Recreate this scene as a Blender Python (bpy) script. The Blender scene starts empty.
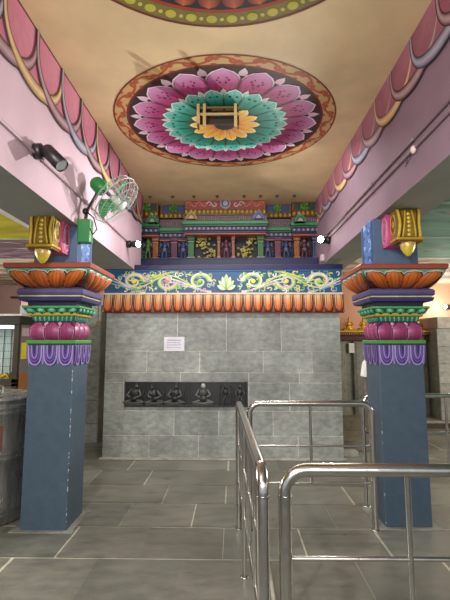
import bpy, bmesh, math, random
from mathutils import Vector, Matrix
random.seed(7)
PI = math.pi
scn = bpy.context.scene
COL = scn.collection

# ------------------------------------------------------------------ colours / materials
def s2l(c):
    return c / 12.92 if c <= 0.04045 else ((c + 0.055) / 1.055) ** 2.4
def rgb(r, g, b):
    return (s2l(r / 255), s2l(g / 255), s2l(b / 255))
def mix(a, b, t):
    t = max(0.0, min(1.0, t))
    return tuple(a[i] + (b[i] - a[i]) * t for i in range(3))
def vary(c, k):
    f = 1 + random.uniform(-k, k)
    return tuple(min(1, x * f) for x in c)

def paint_mat(name, rough=0.55, metal=0.0, nscale=9.0, namt=0.16, bump=0.0, bscale=60.0, spec=0.5, rvar=0.0, stretch=(1, 1, 1), dirt=0.0, gain=1.0):
    """vertex colour x procedural mottling"""
    m = bpy.data.materials.new(name); m.use_nodes = True
    nt = m.node_tree; N = nt.nodes; L = nt.links
    b = N['Principled BSDF']
    at = N.new('ShaderNodeAttribute'); at.attribute_name = 'Col'
    tc = N.new('ShaderNodeTexCoord'); mp = N.new('ShaderNodeMapping')
    mp.inputs['Scale'].default_value = stretch
    L.new(tc.outputs['Object'], mp.inputs['Vector'])
    no = N.new('ShaderNodeTexNoise'); no.inputs['Scale'].default_value = nscale
    no.inputs['Detail'].default_value = 7; no.inputs['Roughness'].default_value = 0.62
    L.new(mp.outputs[0], no.inputs['Vector'])
    rp = N.new('ShaderNodeMapRange'); rp.inputs[1].default_value = 0.28; rp.inputs[2].default_value = 0.72
    rp.inputs[3].default_value = gain * (1 - namt); rp.inputs[4].default_value = gain * (1 + namt)
    L.new(no.outputs[0], rp.inputs[0])
    mx = N.new('ShaderNodeVectorMath'); mx.operation = 'SCALE'
    L.new(at.outputs['Color'], mx.inputs[0]); L.new(rp.outputs[0], mx.inputs['Scale'])
    out = mx.outputs[0]
    if dirt > 0:
        n2 = N.new('ShaderNodeTexNoise'); n2.inputs['Scale'].default_value = 1.7; n2.inputs['Detail'].default_value = 4
        L.new(tc.outputs['Object'], n2.inputs['Vector'])
        r2 = N.new('ShaderNodeMapRange'); r2.inputs[1].default_value = 0.35; r2.inputs[2].default_value = 0.65
        r2.inputs[3].default_value = 1 - dirt; r2.inputs[4].default_value = 1 + dirt * .6
        L.new(n2.outputs[0], r2.inputs[0])
        m2 = N.new('ShaderNodeVectorMath'); m2.operation = 'SCALE'
        L.new(out, m2.inputs[0]); L.new(r2.outputs[0], m2.inputs['Scale']); out = m2.outputs[0]
    L.new(out, b.inputs['Base Color'])
    b.inputs['Roughness'].default_value = rough; b.inputs['Metallic'].default_value = metal
    b.inputs['Specular IOR Level'].default_value = spec
    if rvar > 0:
        r3 = N.new('ShaderNodeMapRange'); r3.inputs[1].default_value = 0.3; r3.inputs[2].default_value = 0.7
        r3.inputs[3].default_value = rough - rvar; r3.inputs[4].default_value = rough + rvar
        L.new(no.outputs[0], r3.inputs[0]); L.new(r3.outputs[0], b.inputs['Roughness'])
    if bump > 0:
        nb = N.new('ShaderNodeTexNoise'); nb.inputs['Scale'].default_value = bscale; nb.inputs['Detail'].default_value = 5
        L.new(mp.outputs[0], nb.inputs['Vector'])
        bp = N.new('ShaderNodeBump'); bp.inputs['Strength'].default_value = bump; bp.inputs['Distance'].default_value = 0.01
        L.new(nb.outputs[0], bp.inputs['Height']); L.new(bp.outputs[0], b.inputs['Normal'])
    return m

M = {}
M['paint'] = paint_mat('enamel_paint', 0.42, nscale=14, namt=0.12)
M['shaded_paint'] = paint_mat('shaded_paint', 0.5, nscale=14, namt=0.2, gain=.58)  # enamel dimmed by gain, the niche's weak light put into the colour
M['shaded_gold'] = paint_mat('shaded_gold', 0.45, metal=.2, nscale=14, namt=0.2, gain=.62)  # gold paint dimmed the same way for the niche
M['matte'] = paint_mat('matte_paint', 0.62, nscale=8, namt=0.12)
M['plaster'] = paint_mat('plaster', 0.7, nscale=3.0, namt=0.07, bump=0.08, bscale=25, dirt=0.06)
M['ceil'] = paint_mat('ceiling_plaster', 0.6, nscale=2.2, namt=0.10, bump=0.05, bscale=12, dirt=0.08)
M['stone'] = paint_mat('granite', 0.6, nscale=11, namt=0.34, bump=0.4, bscale=70, dirt=0.26, rvar=0.1, stretch=(1, 1, 1.6))
M['floor'] = paint_mat('slate_floor', 0.38, nscale=5, namt=0.24, bump=0.12, bscale=30, dirt=0.18, rvar=0.12, stretch=(1, 2.2, 1))
M['darkstone'] = paint_mat('black_granite', 0.34, nscale=20, namt=0.35, bump=0.3, bscale=60)
M['steel'] = paint_mat('polished_steel', 0.2, metal=1.0, nscale=30, namt=0.06, rvar=0.05)
M['galv'] = paint_mat('galvanised_steel', 0.3, metal=0.8, nscale=6, namt=0.30, stretch=(3, 3, .5), rvar=0.1)
M['gold'] = paint_mat('gold_paint', 0.36, metal=0.25, nscale=22, namt=0.18)
M['plastic'] = paint_mat('plastic', 0.4, nscale=20, namt=0.05)
M['cloth'] = paint_mat('cloth', 0.9, nscale=40, namt=0.08, bump=0.1, bscale=120)

def emit_mat(name, c, s):
    m = bpy.data.materials.new(name); m.use_nodes = True
    N = m.node_tree.nodes; N.remove(N['Principled BSDF'])
    e = N.new('ShaderNodeEmission'); e.inputs[0].default_value = (*c, 1); e.inputs[1].default_value = s
    m.node_tree.links.new(e.outputs[0], N['Material Output'].inputs[0])
    return m
M['lamp'] = emit_mat('lamp_glow', (1.0, .95, .85), 40)
M['tube'] = emit_mat('case_light', (0.95, .97, 1.0), 2.2)

def glass_mat():
    m = bpy.data.materials.new('case_glass'); m.use_nodes = True
    b = m.node_tree.nodes['Principled BSDF']
    b.inputs['Transmission Weight'].default_value = 1; b.inputs['Roughness'].default_value = .03
    b.inputs['IOR'].default_value = 1.1; b.inputs['Base Color'].default_value = (.95, .98, .98, 1)
    return m
M['glass'] = glass_mat()

def sky_mat(name, stops, stretch, scale):
    m = bpy.data.materials.new(name); m.use_nodes = True
    nt = m.node_tree; N = nt.nodes; L = nt.links; b = N['Principled BSDF']
    tc = N.new('ShaderNodeTexCoord'); mp = N.new('ShaderNodeMapping'); mp.inputs['Scale'].default_value = stretch
    L.new(tc.outputs['Object'], mp.inputs[0])
    no = N.new('ShaderNodeTexNoise'); no.inputs['Scale'].default_value = scale; no.inputs['Detail'].default_value = 6
    no.inputs['Distortion'].default_value = 0.6
    L.new(mp.outputs[0], no.inputs['Vector'])
    cr = N.new('ShaderNodeValToRGB'); e = cr.color_ramp.elements
    e[0].position, e[0].color = stops[0][0], (*stops[0][1], 1)
    e[1].position, e[1].color = stops[-1][0], (*stops[-1][1], 1)
    for p, c in stops[1:-1]:
        k = e.new(p); k.color = (*c, 1)
    L.new(no.outputs[0], cr.inputs[0]); L.new(cr.outputs[0], b.inputs['Base Color'])
    b.inputs['Roughness'].default_value = .55
    return m

# ------------------------------------------------------------------ mesh builder
ROOT = {}
class MB:
    def __init__(s):
        s.v = []; s.f = []; s.c = []; s.m = []; s.s = []
    def add(s, vs, fs, col, mat=0, smooth=False):
        o = len(s.v); s.v += [tuple(p) for p in vs]
        if isinstance(col, list): s.c += col
        else: s.c += [col] * len(vs)
        for f in fs:
            s.f.append(tuple(i + o for i in f)); s.m.append(mat); s.s.append(smooth)
    def box(s, x0, x1, y0, y1, z0, z1, col, bev=0.0, mat=0):
        if x1 < x0: x0, x1 = x1, x0
        if y1 < y0: y0, y1 = y1, y0
        if bev > 0:
            bm = bmesh.new(); bmesh.ops.create_cube(bm, size=1)
            for v in bm.verts:
                v.co = ((x0 + x1) / 2 + v.co.x * (x1 - x0), (y0 + y1) / 2 + v.co.y * (y1 - y0), (z0 + z1) / 2 + v.co.z * (z1 - z0))
            bmesh.ops.bevel(bm, geom=bm.edges[:], offset=bev, segments=2, affect='EDGES', profile=.6)
            bm.verts.index_update()
            s.add([v.co[:] for v in bm.verts], [[v.index for v in f.verts] for f in bm.faces], col, mat)
            bm.free(); return
        vs = [(x, y, z) for z in (z0, z1) for y in (y0, y1) for x in (x0, x1)]
        s.add(vs, [(0, 2, 3, 1), (4, 5, 7, 6), (0, 1, 5, 4), (2, 6, 7, 3), (0, 4, 6, 2), (1, 3, 7, 5)], col, mat)
    def grid(s, fn, nu, nv, col, mat=0, smooth=True, flip=False):
        """fn(i/nu, j/nv) -> point; col(i/nu,j/nv) or const"""
        vs = []; cs = []
        for j in range(nv + 1):
            for i in range(nu + 1):
                u, v = i / nu, j / nv
                vs.append(fn(u, v)); cs.append(col(u, v) if callable(col) else col)
        fs = []
        for j in range(nv):
            for i in range(nu):
                a = j * (nu + 1) + i
                q = (a, a + 1, a + nu + 2, a + nu + 1)
                fs.append(q[::-1] if flip else q)
        s.add(vs, fs, cs, mat, smooth)
    def tube(s, pts, r, col, n=10, mat=0, cap=True, radii=None):
        pts = [Vector(p) for p in pts]; rings = []
        t0 = (pts[1] - pts[0]).normalized()
        ref = Vector((0, 0, 1)) if abs(t0.z) < .9 else Vector((1, 0, 0))
        nrm = t0.cross(ref).normalized()
        vs = []
        for i, p in enumerate(pts):
            if i == 0: t = (pts[1] - pts[0])
            elif i == len(pts) - 1: t = pts[-1] - pts[-2]
            else: t = (pts[i + 1] - p).normalized() + (p - pts[i - 1]).normalized()
            t.normalize(); nrm = (nrm - t * nrm.dot(t)).normalized(); bi = t.cross(nrm)
            rr = radii[i] if radii else r
            for k in range(n):
                a = 2 * PI * k / n
                vs.append(p + (nrm * math.cos(a) + bi * math.sin(a)) * rr)
        fs = []
        for i in range(len(pts) - 1):
            for k in range(n):
                fs.append((i * n + k, i * n + (k + 1) % n, (i + 1) * n + (k + 1) % n, (i + 1) * n + k))
        s.add(vs, fs, col, mat, True)
        if cap:
            s.add(vs[:n], [tuple(range(n))[::-1]], col if not isinstance(col, list) else col[0], mat)
            s.add(vs[-n:], [tuple(range(n))], col if not isinstance(col, list) else col[0], mat)
    def lathe(s, prof, col, n=24, mat=0, M4=None, smooth=True, arc=2 * PI):
        """prof: list of (r, z) or (r,z,col)"""
        vs = []; cs = []
        for q in prof:
            for k in range(n):
                a = arc * k / n
                p = Vector((q[0] * math.cos(a), q[0] * math.sin(a), q[1]))
                vs.append(M4 @ p if M4 else p); cs.append(q[2] if len(q) > 2 else col)
        fs = []
        for i in range(len(prof) - 1):
            for k in range(n):
                fs.append((i * n + k, i * n + (k + 1) % n, (i + 1) * n + (k + 1) % n, (i + 1) * n + k))
        s.add(vs, fs, cs, mat, smooth)
    def ell(s, c, r, col, n=8, mat=0, rot=None):
        vs = []; fs = []; m = max(4, n // 2 + 1)
        for j in range(m + 1):
            ph = PI * j / m
            for i in range(n):
                a = 2 * PI * i / n
                p = Vector((r[0] * math.sin(ph) * math.cos(a), r[1] * math.sin(ph) * math.sin(a), r[2] * math.cos(ph)))
                if rot: p = rot @ p
                vs.append((c[0] + p.x, c[1] + p.y, c[2] + p.z))
        for j in range(m):
            for i in range(n):
                fs.append((j * n + i, (j + 1) * n + i, (j + 1) * n + (i + 1) % n, j * n + (i + 1) % n))
        s.add(vs, fs, col, mat, True)
    def build(s, name, mats, parent=None, origin=None):
        me = bpy.data.meshes.new(name)
        if parent is not None: org = ROOT[parent.name]
        elif origin is not None: org = Vector(origin)
        else:
            xs = [p[0] for p in s.v]; ys = [p[1] for p in s.v]; zs = [p[2] for p in s.v]
            org = Vector(((min(xs) + max(xs)) / 2, (min(ys) + max(ys)) / 2, min(zs)))
        me.from_pydata([(p[0] - org.x, p[1] - org.y, p[2] - org.z) for p in s.v], [], s.f)
        if not isinstance(mats, (list, tuple)): mats = [mats]
        for k in mats: me.materials.append(M[k] if isinstance(k, str) else k)
        for p, mi, sm in zip(me.polygons, s.m, s.s):
            p.material_index = mi; p.use_smooth = sm
        at = me.color_attributes.new('Col', 'FLOAT_COLOR', 'POINT')
        flat = []
        for c in s.c: flat += [c[0], c[1], c[2], 1.0]
        at.data.foreach_set('color', flat)
        me.update()
        o = bpy.data.objects.new(name, me); COL.objects.link(o)
        if parent is not None:
            o.parent = parent
        else:
            o.location = org
        ROOT[o.name] = org
        return o

def empty(name, loc, label, cat, group=None):
    o = bpy.data.objects.new(name, None); COL.objects.link(o); o.location = loc
    o.empty_display_size = .1
    ROOT[o.name] = Vector(loc)
    return tag(o, label, cat, group)
def tag(o, label, cat, group=None):
    o['label'] = label; o['category'] = cat
    if group: o['group'] = group
    return o
def struct(o):
    o['kind'] = 'structure'; return o

def round_path(pts, r, n=6):
    """polyline with rounded corners"""
    pts = [Vector(p) for p in pts]; out = [pts[0]]
    for i in range(1, len(pts) - 1):
        a, b, c = pts[i - 1], pts[i], pts[i + 1]
        d1 = (a - b).normalized(); d2 = (c - b).normalized()
        p0 = b + d1 * r; p2 = b + d2 * r
        ctr = b + (d1 + d2) * r
        for k in range(n + 1):
            t = k / n * PI / 2
            out.append(ctr - d2 * r * math.cos(t) - d1 * r * math.sin(t) if abs(d1.dot(d2)) < .3 else
                       p0 * (1 - k / n) ** 2 + b * 2 * (k / n) * (1 - k / n) + p2 * (k / n) ** 2)
    out.append(pts[-1]); return out

def petal(mb, fn, s0, v0, v1, wf, off, colf, nu=10, nv=9, bulge=0.0, mat=0):
    """petal on a surface map fn(s, v, offset): s0 centre, widths wf(t), colours colf(a, t)"""
    def pt(u, v):
        a = 2 * u - 1
        return fn(s0 + a * wf(v), v0 + (v1 - v0) * v, off + bulge * (1 - a * a) * math.sin(PI * min(1, max(0, .15 + .8 * v))))
    mb.grid(pt, nu, nv, lambda u, v: colf(2 * u - 1, v), mat)

def ribbon(mb, fn, pts, w, off, colf, mat=0, taper=True):
    """flat ribbon along 2D pts on surface map fn(s, v, off)"""
    n = len(pts); L = []; R = []; C = []
    for i, p in enumerate(pts):
        a = pts[max(0, i - 1)]; b = pts[min(n - 1, i + 1)]
        dx, dy = b[0] - a[0], b[1] - a[1]; l = math.hypot(dx, dy) or 1
        t = i / (n - 1)
        ww = w(t) if callable(w) else w * (1 - .55 * t if taper else 1)
        L.append((p[0] - dy / l * ww, p[1] + dx / l * ww)); R.append((p[0] + dy / l * ww, p[1] - dx / l * ww))
    vs = []; cs = []
    for i in range(n):
        t = i / (n - 1)
        for k in range(5):
            u = k / 4
            q = (L[i][0] * (1 - u) + R[i][0] * u, L[i][1] * (1 - u) + R[i][1] * u)
            vs.append(fn(q[0], q[1], off + .0006 * math.sin(PI * u))); cs.append(colf(2 * u - 1, t) if callable(colf) else colf)
    fs = []
    for i in range(n - 1):
        for k in range(4):
            a = i * 5 + k; fs.append((a, a + 1, a + 6, a + 5))
    mb.add(vs, fs, cs, mat, False)

def disc(mb, fn, c, rx, ry, off, col, n=12, mat=0, dome=0.0):
    vs = [fn(c[0], c[1], off + dome)]; 
    for k in range(n):
        a = 2 * PI * k / n
        vs.append(fn(c[0] + rx * math.cos(a), c[1] + ry * math.sin(a), off))
    mb.add(vs, [(0, 1 + k, 1 + (k + 1) % n) for k in range(n)], col, mat, dome > 0)

# ------------------------------------------------------------------ palette
BLACK = rgb(18, 16, 16); WHITE = rgb(232, 230, 226); CREAM = rgb(226, 206, 160)
DKRED = rgb(92, 24, 22); RED = rgb(168, 44, 30); ORANGE = rgb(214, 108, 34); BROWN = rgb(96, 50, 24)
BLUE = rgb(70, 89, 106); NAVY = rgb(34, 34, 86); PURPLE = rgb(82, 58, 126); LAV = rgb(146, 122, 190)
GREEN = rgb(62, 152, 60); TEAL = rgb(38, 140, 112); PINK = rgb(186, 58, 128); YELLOW = rgb(216, 176, 40)
MAROON = rgb(120, 34, 62); PALEPINK = rgb(232, 190, 214); GREY = rgb(128, 130, 126); DKGOLD = rgb(130, 92, 18)
STEEL = (.54, .525, .50)

XL, XR = -1.335, 1.25          # inner faces of the two beams
CZ = 3.6                        # hall ceiling
WY = 5.85                       # stone wall face

# ------------------------------------------------------------------ SETTING
# floor: running-bond slabs with pale joints
mb = MB()
mortar = rgb(200, 196, 180)
mb.add([(-6, -3, -.004), (6, -3, -.004), (6, 9.2, -.004), (-6, 9.2, -.004)], [(0, 1, 2, 3)], mortar)
TH, TW = 0.522, 0.592
r = 0; y = 3.25 - TH * 12
while y < 9.2:
    off = -.36 if (12 - r) % 2 == 1 else -.665
    k0 = int((-6 - off) / TW) - 1
    x = off + k0 * TW
    while x < 6:
        g = .0042
        jx = random.uniform(-.012, .012)
        c = vary(rgb(122, 122, 114), .2)
        c = mix(c, rgb(112, 106, 94), random.random() * .5)
        z = random.uniform(-.0008, .0008)
        mb.add([(x + g + jx, y + g * 2.0, z), (x + TW - g + jx, y + g * 2.0, z), (x + TW - g + jx, y + TH - g * 2.0, z), (x + g + jx, y + TH - g * 2.0, z)], [(0, 1, 2, 3)], c)
        x += TW
    y += TH; r += 1
struct(mb.build('floor', 'floor', origin=(0, 0, 0)))

# hall ceiling
mb = MB(); tan = rgb(224, 200, 154)
mb.box(XL - .42, XR + .38, -1.2, 6.95, CZ, CZ + .1, tan)
struct(mb.build('ceiling', 'ceil'))

# side-aisle ceilings painted as sky, laid in 1.2 m boards
def aisle_ceiling(x0, x1, mats_by_row, strip):
    mb = MB(); ys = [-1.2, 0, 1.1, 2.3, 3.5, 4.72, 5.9, 7.1, 9.2]
    for i in range(len(ys) - 1):
        mb.box(x0, x1, ys[i] + .006, ys[i + 1] - .006, 2.62, 2.68, WHITE, mat=mats_by_row[i])
        mb.box(x0, x1, ys[i + 1] - .012, ys[i + 1] + .012, 2.612, 2.625, rgb(170, 180, 170), mat=3)
    return mb
sk1 = sky_mat('sky_green', [(0.30, rgb(40, 60, 46)), (0.37, rgb(66, 112, 96)), (0.50, rgb(92, 146, 126)), (0.60, rgb(112, 160, 140)), (0.64, rgb(104, 70, 64)), (0.70, rgb(176, 190, 168))], (.7, 2.6, 1), 1.5)
sk2 = sky_mat('sky_cloud', [(0.30, rgb(96, 124, 100)), (0.45, rgb(170, 150, 110)), (0.55, rgb(232, 218, 190)), (0.7, rgb(150, 140, 150))], (.8, 2.2, 1), 1.6)
sk3 = sky_mat('sky_dusk', [(0.34, rgb(60, 40, 52)), (0.44, rgb(128, 100, 112)), (0.52, rgb(92, 66, 78)), (0.58, rgb(172, 150, 156)), (0.68, rgb(206, 196, 196))], (1.5, 10, 1), 2.2)
sk4 = sky_mat('sky_yellow', [(0.30, rgb(150, 146, 20)), (0.55, rgb(200, 192, 30)), (0.7, rgb(214, 200, 60))], (1, 2, 1), 1.5)
mbr = aisle_ceiling(XR + .38, 5.4, [0, 0, 0, 0, 0, 0, 1, 1], 0)
mbr.box(XL - .42, XR + .38, 6.96, 9.2, 2.62, 2.68, WHITE, mat=1); mbr.box(XR + .15, XR + .38, 6.745, 6.96, 2.62, 2.68, WHITE, mat=1)
struct(mbr.build('ceiling_right', [sk1, sk2, sk1, 'matte']))
mbl = aisle_ceiling(-5.4, XL - .42, [1, 1, 1, 1, 1, 0, 2, 2], 0)
mbl.box(XL - .69, XL - .42, -1.2, 4.75, 2.60, 2.62, rgb(232, 232, 228), mat=3)
mbl.box(XL - .42, XL - .40, 6.2, 6.96, 2.6, CZ, rgb(206, 178, 192), mat=3); mbl.box(XL - .40, XL, 6.94, 6.96, 2.5, CZ, rgb(60, 50, 60), mat=3)  # side panel added past the beam's end to block leaking light
struct(mbl.build('ceiling_left', [sk3, sk4, sk2, 'matte']))

# outer walls
mb = MB(); mb.box(-5.5, -5.4, -1.2, 9.2, 0, 2.7, rgb(176, 140, 128)); struct(mb.build('wall_left', 'plaster'))
mb = MB(); mb.box(5.4, 5.5, -1.2, 9.2, 0, 2.7, rgb(205, 165, 140)); struct(mb.build('wall_right', 'plaster'))
mb = MB()
mb.box(0, 5.5, 8.75, 8.85, 0, 2.7, rgb(222, 170, 138)); mb.box(-5.5, 0, 8.75, 8.85, 0, 2.7, rgb(158, 126, 118))
struct(mb.build('wall_far', 'plaster'))

# stone back wall (a block of squared granite, courses with pale joints)
def stone_block(mb, x0, x1, yf, courses, base, seed, face='front', depth=.02, widths=(.42, .75), breaks=None):
    rnd = random.Random(seed)
    for ci in range(len(courses) - 1):
        z0, z1 = courses[ci], courses[ci + 1]
        x = x0
        cuts = [x0]
        if breaks and breaks.get(ci): cuts += breaks[ci]
        else:
            x = x0 + rnd.uniform(.2, widths[1])
            while x < x1 - .2:
                cuts.append(x); x += rnd.uniform(*widths)
        cuts.append(x1)
        for a, b in zip(cuts[:-1], cuts[1:]):
            f = 1 + rnd.uniform(-.10, .10)
            c = tuple(k * f for k in base)
            g = .0056
            mb.box(a + g, b - g, yf, yf + depth, z0 + g, z1 - g, c, bev=.003)
WX0, WX1 = -1.705, 1.40
mb = MB()
mb.box(WX0 + .004, WX1 - .004, WY + .006, 6.95, 0, 2.50, rgb(220, 220, 212))
stone_block(mb, WX0, WX1, WY - .004, [0, .29, .60, .96, 1.09, 1.37, 1.875], rgb(150, 154, 150), 5,
            breaks={0: [-1.10, -.46, .22, .82], 1: [-.78, -.20, .50, 1.0], 2: [-1.45, .19, .72], 3: [-1.45, -.7, .19, .85], 4: [-1.15, -.45, .38, 1.02], 5: [-.75, -.1, .62]})
struct(mb.build('wall_back', 'stone'))
# dressed side faces are part of the block; cement skirting along its foot
mb = MB(); mb.box(WX0 - .02, WX1 + .02, WY - .075, WY - .004, 0, .022, rgb(168, 166, 156), bev=.008)
struct(mb.build('baseboard_back', 'stone'))

# darker stone wall beside the passage at the left
mb = MB()
mb.box(-3.3, -2.03, 6.72, 7.2, 0, 2.05, rgb(150, 150, 142))
stone_block(mb, -3.3, -2.03, 6.70, [0, .28, .62, .98, 1.34, 1.7, 2.05], rgb(140, 144, 136), 11)
mb.box(-3.3, -1.72, 6.74, 7.2, 2.05, 2.62, rgb(186, 150, 144))
mb.box(-2.03, -1.72, 7.3, 7.4, 0, 2.05, rgb(52, 36, 28))  # dark sheet closing the passage, corridor gloom put into its colour
struct(mb.build('wall_passage', 'stone'))

# raised stone plinth of the right aisle and steps beside the back wall
mb = MB(); mb.box(2.2, 5.4, 7.92, 8.75, 0, .12, rgb(150, 144, 130), bev=.01)
mb.box(1.42, 2.2, 7.2, 8.75, 0, .12, rgb(150, 144, 130), bev=.01)
mb.box(2.2, 5.4, 7.90, 7.925, .0, .085, rgb(62, 54, 46))
struct(mb.build('trim_1', 'stone'))

# ------------------------------------------------------------------ BEAMS with garland border
def beam(xi, xo, zb0, zb1, ya, yb, base, label, cols, period, start, sgn, depth):
    t = empty('ceiling_beam', ((xi + xo) / 2, (ya + yb) / 2, min(zb0, zb1)), label, 'beam', None)
    mb = MB()
    vs = []
    for yy, zz in ((ya, zb0), (yb, zb1)):
        vs += [(xi, yy, zz), (xo, yy, zz), (xo, yy, CZ), (xi, yy, CZ)]
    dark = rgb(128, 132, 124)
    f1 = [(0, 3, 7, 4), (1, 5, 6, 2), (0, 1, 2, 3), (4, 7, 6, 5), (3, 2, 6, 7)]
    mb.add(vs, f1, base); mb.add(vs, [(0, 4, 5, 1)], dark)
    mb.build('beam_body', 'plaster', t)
    fn = lambda s, v, o: (xi - sgn * o * -1 if False else xi + sgn * o, s, v)
    # pink fill + U bands, woven: far over near on the left beam, near over far on the right one
    mg = MB(); W = period
    n = int((yb - start) / period) + 2
    def U(yc, d, w):
        return [(yc + w * math.sin(th), CZ - d * max(0, math.cos(th)) ** .62) for th in [(-PI / 2 + PI * k / 26) * .999 for k in range(27)]]
    for i in range(-1, n):
        yc = start + i * period
        P = [(min(max(a, ya), yb), b) for a, b in U(yc, depth, W)]
        lay = .002 + (.0002 * i if sgn > 0 else .0011 * (n - i))
        yk = min(max(yc, ya), yb)
        cin = rgb(186, 106, 132) if sgn > 0 else rgb(140, 74, 96)  # right beam's fill is the same pink, darkened as if less lit
        mg.add([fn(yk, CZ, lay)] + [fn(a, b, lay) for a, b in P], [(0, k, k + 1) for k in range(1, len(P))], [mix(cin, rgb(220, 160, 180), .35)] + [cin] * len(P))
        P = [p for p in U(yc, depth, W) if ya + .03 < p[0] < yb - .03]
        if len(P) < 4: continue
        cA = cols[i % len(cols)]
        lt = mix(cA, (1, 1, 1), .30)
        wf = lambda t: .017 + .027 * math.sin(PI * t) ** 2.0
        o = (.0062 + .0012 * i) if sgn > 0 else lay + .0004
        ribbon(mg, fn, P, lambda t: wf(t) + .008, o, mix(cA, BLACK, .88))
        ribbon(mg, fn, P, wf, o + .0005, lambda a, t: mix(lt, mix(cA, BLACK, .5), abs(a) ** 1.3), taper=False)
    mg.box(xi, xi + sgn * .006, ya, yb, CZ - .012, CZ, rgb(96, 40, 44))
    mg.build('garland_border', 'paint', t)
    return t
GM = rgb(126, 44, 74); GY = rgb(200, 150, 50); GB = rgb(104, 104, 142)
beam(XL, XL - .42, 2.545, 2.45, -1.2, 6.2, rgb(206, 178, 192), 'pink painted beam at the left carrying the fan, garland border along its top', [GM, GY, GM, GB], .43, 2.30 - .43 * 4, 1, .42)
beam(XR, XR + .38, 2.57, 2.57, -1.2, 6.74, rgb(134, 110, 124), 'pink painted beam at the right, shade darkened into its colour, with two conduits, garland border along its top', [GM, GY, GM, GB], .40, 2.86 - .40 * 4, -1, .33)  # same pink as the left beam, base darkened to stand for weaker light

# ------------------------------------------------------------------ CEILING MEDALLIONS
def polar(cx, cy):
    return lambda a, rr, o: (cx + rr * math.cos(a), cy + rr * math.sin(a), CZ - .001 - o)
def annulus(mb, fn, r0, r1, off, col, n=72):
    mb.grid(lambda u, v: fn(u * 2 * PI, r0 + (r1 - r0) * v, off), n, 1, col, smooth=False)
def pshape(wmax, p=.55):
    # narrow foot, wide shoulder, pointed tip
    return lambda t: wmax * (1 if t < .6 else max(0.0, 1 - ((t - .6) / .4) ** 1.9) ** .8)

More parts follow.
